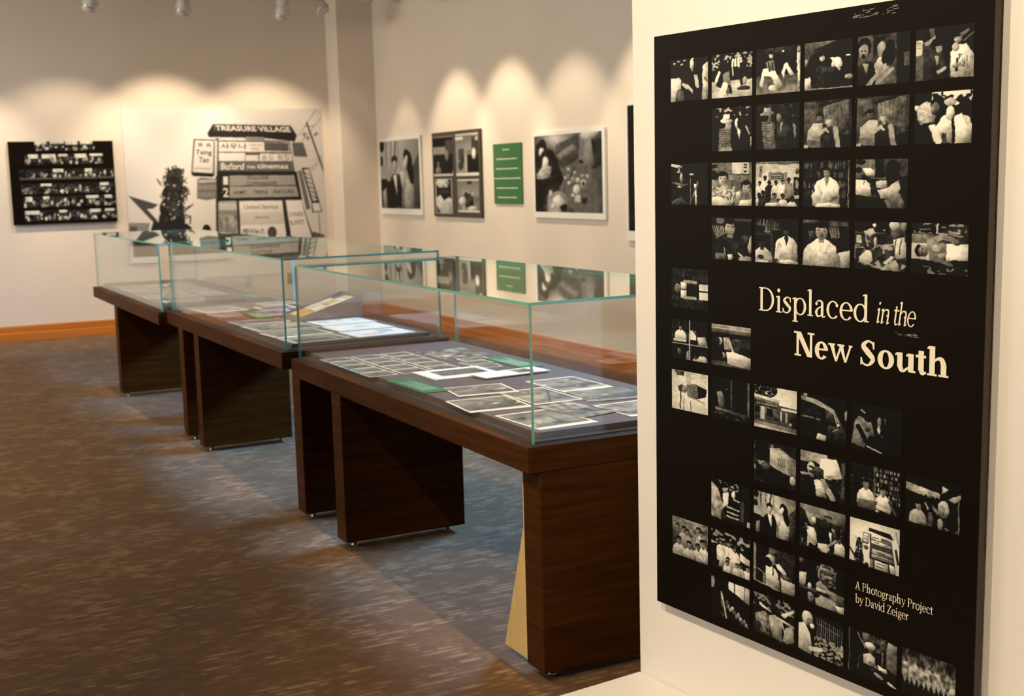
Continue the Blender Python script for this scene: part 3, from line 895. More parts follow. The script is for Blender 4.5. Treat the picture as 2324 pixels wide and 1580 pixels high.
@fr(4, 6, 'bare-chested boxer lying back, sideways')
def _(P):
    P.r(0, 0, 1, 1, .2).r(0, .0, .5, .2, .15).n(.05, 0, .95, .2, 0, (16, 5), 3, .62, .6).r(.45, 0, .48, .2, .8).l(.48, .2, .9, .24, .02, .7).g(0, .22, .4, .4, .5, .35).r(0, .4, .4, .72, .72).n(0, .44, .3, .7, .12, 10, 3)
    P.r(.0, .72, 1, 1, .1).p([(.62, .4), (1, .38), (1, .7), (.62, .72)], .93).p([(.28, .45), (.36, .32), (.6, .4), (.64, .6), (.55, .75), (.34, .7)], .48).e(.46, .5, .1, .08, .6).e(.55, .62, .07, .06, .58).l(.34, .36, .56, .26, .12, .56).l(.56, .26, .74, .33, .1, .5).e(.8, .36, .07, .06, .4)
    P.l(.36, .68, .7, .78, .09, .4).e(.76, .74, .07, .05, .15).e(.14, .55, .06, .12, .05).e(.22, .56, .08, .11, .52).l(.2, .5, .2, .54, .02, .15).l(.2, .6, .2, .63, .02, .15).n(.2, .85, 1, 1, 0, (16, 4), 8, .66, .45)


@fr(5, 1, 'man standing in a dark vest, printed sideways')
def _(P):
    P.r(0, 0, 1, 1, .16).n(0, 0, 1, 1, .10, 26, 4)
    P.r(.42, .42, .78, .68, .05).p([(.26, .34), (.42, .34), (.42, .52), (.26, .52)], .9).p([(.26, .54), (.42, .54), (.42, .74), (.26, .74)], .9).l(.36, .32, .68, .33, .07, .55).l(.36, .72, .66, .72, .07, .6)
    P.r(.76, .36, 1, .52, .85).r(.76, .56, 1, .74, .88).e(.17, .5, .08, .11, .6).l(.16, .45, .16, .48, .03, .3).l(.16, .53, .16, .56, .03, .3)


@fr(6, 1, 'four small frames of pupils')
def _(P):
    P.r(0, 0, 1, 1, .1); shelf(P, 0, 0, .48, .5, 3, 2, .08, .3)
    P.man(.25, .2, .07, .9, .5, .06, .55, 2.2).r(.05, .5, .4, .56, .8).r(0, .6, 1, .62, .75).r(.49, 0, .515, 1, .8).r(.52, .25, .68, .48, .85).e(.85, .22, .1, .13, .06).p([(.7, .4), (.92, .36), (.98, .6), (.74, .58)], .72).l(.58, .2, .7, .36, .05, .2)
    P.man(.22, .76, .09, .12, .5, .06, 1, 2.0).p([(.42, .8), (.48, .75), (.48, 1), (.4, 1)], .7).man(.66, .88, .06, .7, .25, .05, 1, 1.6).man(.85, .78, .07, .85, .25, .05, 1, 1.9)


@fr(6, 2, 'two women standing, printed sideways')
def _(P):
    P.r(0, 0, 1, 1, .08).g(0, 0, 1, .2, .75, .3).r(0, .08, 1, .1, .85).g(.3, .3, 1, .62, .12, .24, 'x').r(0, .88, 1, 1, .35)
    P.p([(.3, .3), (.46, .28), (.5, .6), (.34, .6)], .42)
    for k in range(4): P.l(.33 + k * .04, .32, .35 + k * .04, .58, .018, .8)
    P.e(.22, .4, .07, .09, .75).e(.17, .4, .05, .09, .15).p([(.5, .32), (1, .3), (1, .6), (.52, .6)], .24).l(.46, .36, .56, .64, .05, .7).p([(.38, .64), (.56, .62), (1, .72), (1, .98), (.42, .92)], .9).e(.3, .74, .07, .08, .72).e(.25, .74, .05, .08, .12).l(.5, .92, .8, .94, .06, .7).l(.6, .8, 1, .84, .012, .6)


@fr(7, 1, 'woman leaning at a window, printed sideways')
def _(P):
    P.r(0, 0, 1, 1, .86).p([(.08, .0), (.35, .02), (.35, .14), (.14, .12)], .3).n(.55, 0, .95, .28, .2, 22, 3).r(.4, 0, .55, .3, .7).r(.94, 0, 1, 1, .95)
    P.p([(.42, .32), (.65, .28), (.95, .36), (.96, .5), (.7, .66), (.45, .62)], .32)
    for k in range(7): P.l(.46 + k * .04, .34, .5 + k * .035, .62, .012, .55)
    P.p([(.72, .32), (.96, .36), (.94, .56), (.74, .64)], .1).e(.27, .44, .09, .09, .3).e(.36, .46, .08, .09, .55).l(.25, .5, .25, .95, .04, .3).l(.34, .7, .34, 1, .015, .4).l(.52, .72, .54, 1, .02, .25).l(.5, .62, .9, .72, .04, .55).n(0, .4, .25, .7, .15, 12, 5)


@fr(7, 2, 'dim figure in a doorway')
def _(P):
    P.r(0, 0, 1, 1, .06).r(.5, 0, .53, .78, .35).r(.92, .02, .97, .86, .42).p([(.1, .72), (.95, .8), (.95, .86), (.1, .8)], .4).p([(0, .8), (1, .88), (1, 1), (0, .9)], .12).p([(.14, .36), (.26, .32), (.36, .5), (.34, .72), (.2, .72)], .45).e(.27, .24, .06, .09, .08).e(.4, .26, .02, .01, .7).e(.62, .7, .12, .08, .16).n(.05, .84, 1, .98, 0, (16, 4), 4, .7, .3)


@fr(7, 3, 'row of shops under a bright sky')
def _(P):
    P.r(0, 0, 1, 1, .9).e(.25, .08, .3, .2, .15).n(0, 0, .5, .25, 0, (20, 10), 4, .75, .8).p([(0, .22), (.6, .28), (.6, .4), (0, .36)], .8).p([(0, .3), (.58, .34), (.58, .8), (0, .82)], .38).p([(0, .36), (.58, .4), (.58, .5), (0, .48)], .2)
    for k in range(10): P.r(.06 + k * .05, .41, .09 + k * .05, .45, .6)
    P.r(.15, .5, .25, .8, .75).r(.02, .5, .13, .66, .1).r(.3, .52, .44, .7, .12).p([(.56, .4), (1, .42), (1, .8), (.56, .8)], .22).r(.64, .44, 1, .5, .8).r(.62, .52, .66, .76, .7).r(.74, .54, .78, .76, .6).p([(0, .8), (1, .76), (1, .9), (0, .86)], .3).p([(0, .84), (1, .88), (1, 1), (0, .94)], .5).p([(0, .92), (1, .97), (1, 1), (0, .97)], .8).p([(.8, .7), (1, .66), (1, .84), (.84, .84)], .15)
    P.e(.86, .8, .03, .04, .6)


@fr(7, 4, 'parked van with a person leaning on it')
def _(P):
    P.r(0, 0, 1, 1, .06).p([(0, .06), (.35, .1), (.72, .26), (.92, .62), (.9, .68), (.66, .34), (.3, .2), (0, .15)], .55).p([(0, .2), (.5, .26), (.72, .36), (.8, .58), (0, .52)], .12).p([(.54, .28), (.72, .36), (.78, .56), (.56, .5)], .22).r(0, .5, .3, .54, .4).p([(.5, .62), (.95, .62), (1, .95), (.5, .95)], .2)
    P.e(.48, .4, .05, .06, .1).p([(.36, .54), (.6, .54), (.6, .9), (.34, .9)], .11).e(.38, .54, .06, .03, .45).p([(.38, .84), (.56, .86), (.56, 1), (.34, .98)], .85).l(.72, .34, .8, .62, .015, .75).e(.82, .58, .025, .03, .8).p([(.94, .28), (1, .2), (1, .45), (.95, .45)], .65).r(.06, 0, .14, .06, .7).l(.7, .74, .82, .66, .015, .7)


@fr(7, 5, 'person in a pale T-shirt at night')
def _(P):
    P.r(0, 0, 1, 1, .06).g(.5, 0, 1, 1, .1, .05).p([(.06, .4), (.16, .28), (.4, .38), (.46, .66), (.36, .68), (.28, .95), (0, .92)], .52).e(.33, .28, .08, .11, .07).l(.14, .5, .3, .8, .1, .1).l(.3, .8, .5, .78, .1, .12).e(.33, .56, .05, .05, .3).e(.56, .35, .04, .12, .5).e(.55, .52, .03, .08, .8).n(.5, .2, .75, .7, 0, (10, 10), 6, .8, .4).l(.34, .9, .6, .98, .03, .75).l(.2, .14, .26, .2, .03, .7)


@fr(8, 3, 'person asleep against a car, printed sideways')
def _(P):
    P.r(0, 0, 1, 1, .18).n(0, .05, .25, .7, 0, (10, 10), 3, .6, .65).p([(.05, .02), (.35, .05), (.4, .4), (.2, .5), (.05, .3)], .07).p([(.38, .15), (.6, .1), (1, .3), (.98, .75), (.6, .62), (.38, .55)], .6)
    for k in range(4): P.l(.58 + k * .045, .34, .6 + k * .045, .52, .014, .15)
    P.p([(.1, .6), (.35, .52), (.85, .72), (.8, 1), (.3, .98), (.05, .9)], .11).e(.28, .6, .12, .1, .3).e(.92, .78, .07, .1, .8).r(.4, .05, .46, .14, .4)


@fr(8, 4, 'person with face paint, printed sideways')
def _(P):
    P.r(0, 0, 1, 1, .14).g(0, 0, .6, .24, .6, .75, 'x').e(.3, .4, .18, .2, .08).p([(.46, .1), (.8, .05), (.9, .4), (.55, .55), (.42, .4)], .93).e(.26, .4, .09, .18, .72).e(.4, .42, .12, .12, .28).l(.23, .34, .3, .34, .05, .12).l(.23, .47, .3, .47, .05, .12).p([(.3, .62), (.5, .58), (.6, .98), (.36, .98)], .88)
    P.l(.62, .5, .9, .4, .1, .6).l(.5, .6, .72, .95, .12, .6).n(.3, .5, .95, .9, .22, 14, 6).p([(0, .5), (.22, .5), (.22, .56), (.05, .56)], .7).r(.1, .6, .3, .95, .08).r(.9, .08, .97, .9, .3)


@fr(8, 5, 'two boys at a table before video shelves')
def _(P):
    P.r(0, 0, 1, 1, .1); shelf(P, 0, .0, .46, .6, 4, 5, .06, .35); shelf(P, .5, 0, 1, .75, 9, 7, .1, .7)
    P.r(.46, 0, .5, .7, .3).man(.32, .42, .11, .88, .5, .06, .86, 1.6).man(.66, .5, .1, .9, .5, .05, .9, 1.5).p([(.15, .78), (.55, .74), (.5, 1), (.15, 1)], .38).p([(.52, .82), (.82, .86), (.8, .95), (.52, .9)], .8).r(0, .95, 1, 1, .1).e(.55, .95, .04, .03, .8).l(.78, .7, .9, .92, .05, .4)


@fr(8, 6, 'boy and grey-haired woman praying')
def _(P):
    P.r(0, 0, 1, 1, .07).p([(0, .14), (.62, .26), (.62, .42), (.2, .36), (0, .3)], .66).n(0, .14, .6, .42, .15, 14, 3).p([(.66, .1), (.78, .12), (.66, .26)], .75).p([(.78, .34), (1, .16), (1, .26), (.9, .38)], .7)
    for x in (.18, .28, .36, .5, .58): P.e(x, .42, .04, .07, .06)
    P.man(.24, .6, .09, .72, .62, .06, .98, 1.7).e(.7, .56, .1, .18, .66).e(.66, .6, .06, .12, .56).p([(.48, .52), (.58, .6), (.64, .7), (.6, .72), (.5, .58)], .5).p([(.62, .78), (.78, .68), (.96, .74), (1, 1), (.56, 1)], .08).e(.64, .88, .05, .12, .56).n(.6, .72, .98, 1, 0, (12, 8), 3, .82, .5).r(.955, .2, .975, 1, .55).l(.36, .5, .42, .62, .03, .6).r(.42, .68, .5, .96, .3)


@fr(9, 2, 'group outdoors under trees')
def _(P):
    P.r(0, 0, 1, 1, .12).p([(0, .08), (.2, .25), (.3, .6), (.26, .98), (0, .95)], .74).n(0, .1, .35, 1, .2, 12, 3).p([(.3, .3), (.44, .25), (.48, .5), (.3, .72)], .9).e(.35, .22, .06, .07, .6).e(.58, .28, .05, .1, .9).l(.58, .4, .72, .42, .05, .7).p([(.44, .35), (.58, .4), (.7, .6), (.6, .7), (.45, .6)], .07)
    for y in (.62, .74, .84): P.l(.42, y, .72, y + .02, .035, .75)
    P.r(.76, .4, .84, .9, .3).n(.2, 0, .7, .2, 0, (14, 6), 8, .66, .6).r(.92, .86, 1, .98, .8).n(.3, .75, .7, 1, .15, 10, 2)


def prom(P):
    P.r(0, 0, 1, 1, .72).g(.35, 0, 1, .5, .82, .55, 'x').e(.06, .08, .07, .09, .08).e(.04, .3, .05, .08, .15).r(.17, 0, .19, .35, .25).r(.3, 0, .315, .3, .35).l(.42, 0, .4, .25, .04, .3).r(.48, 0, .495, .35, .4).r(0, .36, .2, .56, .65).r(0, .56, .2, 1, .08).p([(.06, .75), (.16, .68), (.16, 1), (.05, 1)], .62)
    P.p([(.82, .4), (1, .2), (1, 1), (.8, 1)], .3).p([(.2, .6), (.34, .48), (.5, .5), (.56, .7), (.55, 1), (.15, 1)], .05).p([(.34, .5), (.44, .5), (.42, .84)], .9).e(.39, .32, .08, .1, .06).e(.39, .38, .06, .09, .72).l(.3, .4, .22, .55, .1, .66).l(.5, .34, .58, .42, .1, .7)
    P.p([(.6, .6), (.76, .54), (.84, .6), (.85, 1), (.56, 1)], .76).n(.56, .56, .86, 1, .08, 14, 3).e(.72, .3, .1, .16, .06, -15).e(.78, .45, .07, .2, .06, -10).e(.66, .35, .05, .13, .82, 15).p([(.52, .46), (.64, .46), (.66, .66), (.58, .74)], .76).l(.6, .7, .58, 1, .02, .3).p([(.58, .7), (.61, .7), (.6, 1), (.56, 1)], .4)


FR[(9, 3)] = (prom, 'couple in formal dress')


@fr(9, 4, 'guests at a party indoors')
def _(P):
    P.r(0, 0, 1, 1, .16).p([(0, 0), (1, 0), (1, .3), (.45, .26), (0, .1)], .5).r(.56, .14, .72, .18, .12).p([(.12, .14), (.4, .22), (.2, .38)], .62); shelf(P, .7, .32, 1, .6, 3, 2, .1, .45)
    P.p([(.16, .5), (.34, .48), (.4, .8), (.3, .98), (.18, .95)], .86).e(.28, .36, .06, .08, .5).p([(.26, .26), (.36, .26), (.36, .38), (.3, .38)], .85).p([(.46, .42), (.68, .42), (.7, .82), (.44, .82)], .07).head(.74, .42, .07, .6, .06).p([(.66, .5), (.72, .52), (.7, .8)], .8).e(.56, .3, .05, .07, .25)
    P.man(.88, .62, .07, .9, .3, .04, .95, 1.6).p([(.4, .82), (.6, .78), (.68, .9), (.6, 1), (.42, .98)], .86).l(.62, .85, .8, .66, .05, .6).n(0, .4, .2, 1, 0, (6, 8), 4, .75, .5).p([(.22, .85), (.5, .97), (.3, 1), (.2, 1)], .07).e(.06, .42, .05, .08, .07)


def signpic(P):
    P.r(0, 0, 1, 1, .86).glow(.2, .2, .4, .4, .97).e(.2, .62, .07, .22, .12).e(.2, .85, .1, .18, .1).n(.1, .4, .3, .95, 0, (16, 20), 4, .72, .7).l(0, .68, .12, .85, .04, .2).e(.36, .96, .04, .05, .12).r(0, .95, .4, 1, .15)
    P.p([(.4, .13), (.82, .15), (.88, .27), (.38, .2)], .16).p([(.41, .26), (.84, .3), (.94, 1), (.42, 1)], .2).p([(.44, .25), (.82, .29), (.83, .38), (.44, .36)], .85).p([(.44, .38), (.83, .4), (.84, .47), (.44, .45)], .8).r(.64, .29, .8, .36, .4).p([(.46, .56), (.86, .58), (.88, .68), (.46, .66)], .62).p([(.46, .68), (.88, .70), (.9, .78), (.46, .76)], .62).p([(.52, .8), (.78, .82), (.8, 1), (.52, 1)], .84).p([(.42, .8), (.5, .8), (.5, 1), (.42, 1)], .55).p([(.8, .8), (.9, .82), (.94, 1), (.83, 1)], .84)
    P.p([(.28, .26), (.4, .26), (.38, .5), (.26, .5)], .2).p([(.29, .275), (.39, .275), (.37, .47), (.275, .47)], .88).e(.34, .58, .05, .05, .45).p([(.9, .45), (.95, .44), (1, .75), (.96, .78)], .2)
    for y, x0, x1 in ((.31, .46, .6), (.61, .55, .72), (.64, .58, .76), (.72, .54, .86), (.85, .56, .74), (.92, .55, .7), (.41, .5, .6), (.42, .7, .8), (.51, .48, .82), (.33, .3, .37), (.38, .3, .36)):
        P.r(x0, y, x1, y + .018, .3)
    P.l(.92, .08, 1, .4, .012, .3).l(.85, .2, 1, .05, .006, .5)


FR[(9, 5)] = (signpic, 'roadside sign tower')


@fr(10, 1, 'crowd of young people close together')
def _(P):
    P.g(0, 0, 1, 1, .55, .15).n(0, 0, 1, .5, .2, 12, 4).crowd(.05, .2, .95, .4, 5, .08, 3, (.35, .6), (.2, .8)).crowd(.0, .5, 1, .66, 4, .1, 5, (.3, .6), (.7, .95)).p([(.7, .85), (.8, .82), (.98, 1), (.9, 1)], .8)


@fr(10, 2, 'group of friends outdoors in white shirts')
def _(P):
    P.r(0, 0, 1, 1, .12).n(0, 0, 1, .35, 0, (14, 7), 6, .62, .65).p([(.75, .4), (1, .5), (1, .68), (.75, .58)], .8).crowd(.1, .26, .75, .36, 4, .075, 8, (.35, .55), (.8, .95), .9).crowd(.3, .66, 1, .76, 5, .065, 2, (.4, .6), (.75, .95)).r(0, .75, .2, 1, .05)


@fr(10, 3, 'woman bent over a table with sewing')
def _(P):
    P.r(0, 0, 1, 1, .12).r(0, 0, .06, .9, .6).p([(.38, .0), (1, .05), (1, .6), (.38, .3)], .2).p([(.38, .0), (.62, .06), (.4, .2)], .34).p([(.3, .5), (.46, .42), (.6, .6), (.66, 1), (.32, .95)], .82).e(.42, .32, .12, .14, .68).e(.36, .38, .1, .12, .1).p([(.54, .36), (.62, .34), (.8, .52), (.78, .6), (.6, .5)], .85).l(.48, .4, .48, .66, .03, .2).p([(.66, .66), (1, .68), (1, 1), (.68, 1)], .7).e(.78, .62, .14, .06, .3).l(.08, .6, .34, .7, .02, .6).l(0, .9, .64, 1, .03, .7).r(.24, .68, .3, .92, .5).n(0, .45, .12, .9, .2, 8, 3)


@fr(10, 4, 'reclining person beside a carved screen')
def _(P):
    P.r(0, 0, 1, 1, .08).p([(.0, 0), (.12, .02), (.06, .12), (0, .12)], .4).e(.62, .24, .2, .26, .5).e(.62, .24, .17, .23, .22)
    for k in range(7): P.e(.5 + .04 * k, .12 + .05 * ((k * 3) % 6), .05, .04, .55)
    P.n(.4, .02, .82, .48, 0, (14, 14), 5, .66, .5).p([(.0, .34), (.18, .32), (.14, .62), (0, .62)], .8).p([(.38, .48), (.46, .42), (.68, .55), (1, .62), (1, .85), (.4, .72)], .45).p([(.4, .58), (.64, .6), (.64, .66), (.4, .66)], .7).r(0, .62, .4, .7, .35).e(.24, .6, .04, .08, .8).p([(.36, .84), (.5, .74), (.8, .78), (.9, 1), (.4, 1)], .68).e(.27, .86, .08, .12, .5).e(.26, .8, .06, .06, .7).p([(.8, .84), (1, .84), (1, 1), (.86, 1)], .88).r(.4, .66, .7, .72, .1)


@fr(11, 2, 'crowded hall with bright window')
def _(P):
    P.r(0, 0, 1, 1, .07).p([(.45, .0), (1, .02), (1, .42), (.45, .2)], .84).r(.6, 0, .62, .3, .15).r(.86, .0, .88, .36, .2).r(0, 0, .08, .3, .6).n(.0, .5, .45, 1, .25, 10, 3).l(.28, .35, .4, .95, .04, .75).l(.26, .4, .3, .7, .02, .6)
    for k in range(12): P.e(.42 + .05 * k, .55 + .035 * k + .05 * (k % 3), .04, .06, .35 + .12 * (k % 4))


@fr(11, 3, 'workers in white coats in a plant')
def _(P):
    P.r(0, 0, 1, 1, .12).n(0, 0, 1, .3, 0, (16, 6), 4, .55, .5).p([(.68, .34), (.96, .12), (1, .16), (.76, .4)], .85).p([(.15, .22), (.5, .36), (.5, .42), (.15, .28)], .75).p([(.55, .42), (1, .5), (1, .56), (.55, .48)], .75)
    P.p([(.06, .5), (.3, .38), (.42, .6), (.4, .95), (.2, .92), (.08, .75)], .52).n(.05, .4, .4, .95, .15, 12, 4).p([(.38, .45), (.55, .4), (.72, .55), (.7, 1), (.46, .95)], .58).e(.5, .28, .08, .14, .1).p([(.78, .62), (.95, .5), (1, .9), (.8, 1), (.72, .95)], .6).e(.12, .8, .1, .1, .2).l(.68, .5, .78, .74, .03, .7)


@fr(11, 4, 'masked worker beside hanging birds')
def _(P):
    P.r(0, 0, 1, 1, .08)
    for k in range(13): P.l(.42 + k * .045, .06 + k * .01, .42 + k * .045, .55, .012, .42 if k % 2 else .6)
    P.l(.4, .2, 1, .32, .02, .45).n(.36, .52, 1, 1, 0, (16, 12), 7, .42, .55).n(.36, .5, 1, 1, .2, 14, 3).p([(0, .35), (.14, .28), (.26, .5), (.32, .85), (.3, 1), (0, .95)], .84).e(.2, .16, .12, .17, .84).e(.26, .24, .07, .09, .42).e(.31, .32, .05, .06, .92).l(.28, .86, .5, .8, .1, .8)


@fr(11, 5, 'seated worker in a cap with gloves')
def _(P):
    P.r(0, 0, 1, 1, .09).p([(.3, .02), (1, .1), (1, .3), (.3, .25)], .2).n(.3, 0, 1, .35, 0, (18, 5), 4, .6, .38).p([(.8, .2), (1, .18), (1, .7), (.78, .62)], .42).p([(.82, .05), (1, .05), (1, .2), (.8, .22)], .6).r(.02, 0, .04, 1, .4).l(.2, .05, .36, .34, .02, .6).l(.28, .5, .2, .85, .015, .4)
    P.p([(.32, .5), (.44, .42), (.56, .5), (.56, .74), (.34, .76)], .72).head(.48, .34, .09, .35, .3).e(.46, .26, .11, .08, .84).p([(.32, .7), (.56, .7), (.6, .92), (.36, .92)], .15).l(.46, .64, .66, .7, .08, .4).p([(.62, .62), (.8, .66), (.82, .76), (.64, .72)], .85).l(.58, .84, .7, .9, .07, .6).l(.84, .94, 1, 1, .05, .85).l(.72, .3, .7, .6, .03, .45)


@fr(11, 6, 'rows of hanging poultry')
def _(P):
    P.r(0, 0, 1, 1, .12).g(0, 0, 1, .35, .22, .4).n(0, .0, 1, .5, .22, (40, 5), 3).p([(0, .3), (1, .35), (1, .68), (.6, .66), (0, .6)], .52).n(0, .25, 1, .75, .3, (24, 6), 5)
    for k in range(11): P.p([(.02 + k * .09, .6), (.07 + k * .09, .82), (.12 + k * .09, .6)], .5).p([(.06 + k * .09, .8), (.11 + k * .09, .58), (.16 + k * .09, .8)], .1)
    P.r(0, .76, 1, 1, .11).e(.94, .58, .06, .08, .7).p([(.84, .75), (.92, .66), (1, .66), (1, 1), (.82, 1)], .84)

# ------------------------------------------------------------------ serif lettering
def _rect(x0, y0, x1, y1): return [(x0, y0), (x1, y0), (x1, y1), (x0, y1)]


def _disc(cx, cy, r, n=14): return [(cx + r * math.cos(2 * math.pi * k / n), cy + r * math.sin(2 * math.pi * k / n)) for k in range(n)]


def _ring(cx, cy, rx, ry, S, Tn, a0=0, a1=360, n=36):
    q = []
    for k in range(n):
        A = [math.radians(a0 + (a1 - a0) * (k + j) / n) for j in (0, 1)]
        o = [(cx + rx * math.cos(a), cy + ry * math.sin(a)) for a in A]
        i = [(cx + (rx - S) * math.cos(a), cy + (ry - Tn) * math.sin(a)) for a in A]
        q.append([i[0], o[0], o[1], i[1]])
    return q


def _stroke(pts, ws, n=8):
    """smooth stroke through pts with widths ws"""
    P, W_ = [], []
    m = len(pts)
    for i in range(m - 1):
        p0, p1, p2, p3 = pts[max(i - 1, 0)], pts[i], pts[i + 1], pts[min(i + 2, m - 1)]
        for k in range(n):
            t = k / n
            P.append(tuple(0.5 * (2 * b + (c - a) * t + (2 * a - 5 * b + 4 * c - d) * t * t + (-a + 3 * b - 3 * c + d) * t ** 3)
                           for a, b, c, d in zip(p0, p1, p2, p3)))
            W_.append(ws[i] * (1 - t) + ws[i + 1] * t)
    P.append(pts[-1]); W_.append(ws[-1])
    q = []
    nr = []
    for i in range(len(P)):
        a, b = P[max(i - 1, 0)], P[min(i + 1, len(P) - 1)]
        dx, dy = b[0] - a[0], b[1] - a[1]
        L_ = math.hypot(dx, dy) or 1
        nr.append((-dy / L_ * W_[i] / 2, dx / L_ * W_[i] / 2))
    for i in range(len(P) - 1):
        (x0, y0), (x1, y1), a, b = P[i], P[i + 1], nr[i], nr[i + 1]
        q.append([(x0 - a[0], y0 - a[1]), (x1 - b[0], y1 - b[1]), (x1 + b[0], y1 + b[1]), (x0 + a[0], y0 + a[1])])
    return q


def glyph(ch, S, Tn, italic=False):
    """polygons and advance of a letter; cap height 1"""
    X, A, D, se = 0.70, 1.09, -0.31, 0.085
    G = []
    def stem(x, y0, y1, top='l', bot='f'):
        G.append(_rect(x, y0, x + S, y1))
        if italic: 
            if bot in 'fr': G.append([(x + S * .6, y0), (x + S + .10, y0 + .07), (x + S + .08, y0 + .11), (x + S * .6, y0 + Tn * 1.5)])
            if top in 'fl': G.append([(x + .01, y1), (x - .09, y1 - .07), (x - .07, y1 - .11), (x + .01, y1 - Tn * 2)])
            return
        if bot == 'f': G.append(_rect(x - se, y0, x + S + se, y0 + Tn))
        if bot == 'r': G.append(_rect(x + S * .5, y0, x + S + se, y0 + Tn))
        if top == 'l': G.append([(x - se, y1 - Tn * 1.7), (x + .002, y1 - Tn * 1.4), (x + .002, y1), (x - se, y1 - Tn * .7)])
        if top == 'f': G.append(_rect(x - se, y1 - Tn, x + S + se, y1))
    def arch(x0, x1, y1=X):
        G.extend(_stroke([(x0 + S * .5, y1 - .24), (x0 + S + (x1 - x0 - S) * .35, y1 - Tn * .9), (x1 + S * .10, y1 - .075), (x1 + S * .5, y1 - .26)], [Tn * .8, Tn * 1.3, S * .85, S]))
        stem(x1, 0, y1 - .24, '', 'f' if not italic else 'r')
    if ch == 'o': G += _ring(.37, .35, .35, .365, S, Tn); adv = .76
    elif ch == 'c':
        G += _ring(.36, .35, .33, .365, S, Tn, 48, 318); G.append(_disc(.56, .54, S * .52)); adv = .68
    elif ch == 'e':
        G += _ring(.36, .35, .335, .365, S, Tn, 4, 322); G.append(_rect(.12, .355, .66, .355 + Tn)); adv = .70
    elif ch in 'sS':
        k = 1.0 if ch == 's' else 1.43
        kx = 1.0 if ch == 's' else 1.28
        pts = [(.46, .53), (.42, .63), (.27, .675), (.12, .54), (.27, .385), (.44, .205), (.30, .03), (.12, .06), (.055, .18)]
        w = [Tn, Tn, Tn * 1.1, S * .92, S * 1.12, S * .95, Tn * 1.1, Tn, Tn]
        G += _stroke([(x * kx, y * k) for x, y in pts], w)
        G.append(_rect(.44 * kx, .47 * k, .44 * kx + Tn * .9, .67 * k)); G.append(_rect(.03 * kx, .02 * k, .03 * kx + Tn * .9, .22 * k)); adv = .58 * kx
    elif ch == 'a':
        G += _stroke([(.12, .54), (.20, .65), (.32, .665), (.43, .60), (.44, .45)], [Tn, Tn * 1.1, Tn * 1.4, S * .8, S])
        G.append(_disc(.14, .54, S * .5)); G.append(_rect(.44 - S / 2, .08, .44 + S / 2, .46))
        G += _stroke([(.44, .10), (.47, .03), (.56, .03), (.61, .06)], [S * .9, S * .6, Tn * 1.1, Tn * .8])
        G += _stroke([(.42, .42), (.24, .36), (.13, .20), (.20, .045), (.33, .05), (.43, .14)], [Tn, Tn * 1.2, S, S * .7, Tn * 1.1, Tn]); adv = .64
    elif ch in 'dqbp':
        if ch == 'd': G += _ring(.37, .345, .34, .365, S, Tn, 20, 340); stem(.56, 0, A, 'l', 'r'); adv = .80
        elif ch == 'b': stem(.08, 0, A, 'l', ''); G += _ring(.40, .345, .335, .365, S, Tn, -160, 160); adv = .78
        else: stem(.09, D, X, 'l', 'f'); G += _ring(.42, .345, .335, .365, S, Tn, -160, 160); adv = .80
    elif ch == 'l': stem(.11, 0, A); adv = .37
    elif ch == 'i': stem(.11, 0, X); G.append(_disc(.11 + S / 2, .93, S * .62)); adv = .38
    elif ch == 'j':
        stem(.13, 0, X, 'l', ''); G += _stroke([(.13 + S / 2, .02), (.13 + S * .4, -.18), (.02, -.27), (-.06, -.24)], [S, S * .9, Tn * 1.3, Tn]); G.append(_disc(.13 + S / 2, .93, S * .62)); adv = .38
    elif ch in 'hn': stem(.10, 0, A if ch == 'h' else X, 'l', '' if italic else 'f'); arch(.10, .54); adv = .84
    elif ch == 'u':
        stem(.09, .18, X, 'l', ''); stem(.54, 0, X, 'l', 'r')
        G += _stroke([(.09 + S * .5, .22), (.16 + S * .5, .06), (.36, .03), (.56, .18)], [S, S * .8, Tn * 1.4, Tn]); adv = .82
    elif ch == 't':
        G.append(_rect(.12, .14, .12 + S, .86)); G.append(_rect(.01, X - Tn * 1.3, .42, X)); G += _stroke([(.12 + S * .5, .18), (.17 + S * .5, .05), (.33, .03), (.43, .09)], [S, S * .8, Tn * 1.4, Tn]); adv = .46
    elif ch == 'r':
        stem(.10, 0, X); G += _stroke([(.10 + S * .6, .44), (.30, .62), (.42, .65)], [Tn, Tn * 1.4, S * .7]); G.append(_disc(.44, .60, S * .55)); adv = .56
    elif ch in 'vyw':
        def vee(x):
            G.append([(x, X), (x + S, X), (x + .33 + S * .25, .0), (x + .30, .0)])
            G.append([(x + .56, X), (x + .56 + Tn * 1.2, X), (x + .33 + S * .3, .0), (x + .31, .06)])
            G.append(_rect(x - .05, X - Tn, x + S + .07, X))
        vee(.05)
        if ch == 'w':
            vee(.05 + .46); G.append(_rect(.05 + .46 + .50, X - Tn, .05 + .46 + .56 + .12, X)); adv = 1.16
        else:
            G.append(_rect(.53, X - Tn, .73, X)); adv = .72
        if ch == 'y':
            G += _stroke([(.36, .04), (.30, -.12), (.20, -.25), (.10, -.25)], [Tn * 1.4, Tn * 1.2, Tn * 1.1, Tn]); G.append(_disc(.10, -.22, S * .45))
    elif ch == 'g':
        G += _ring(.31, .46, .235, .245, S * .85, Tn * .9); G += _ring(.33, -.11, .29, .195, S * .7, Tn * 1.1)
        G += _stroke([(.20, .25), (.13, .15), (.20, .07), (.45, .055)], [Tn, Tn * 1.3, S * .8, S * .8]); G += _stroke([(.48, .62), (.56, .68), (.64, .68)], [Tn, Tn * 1.2, S * .6]); adv = .66
    elif ch == 'D':
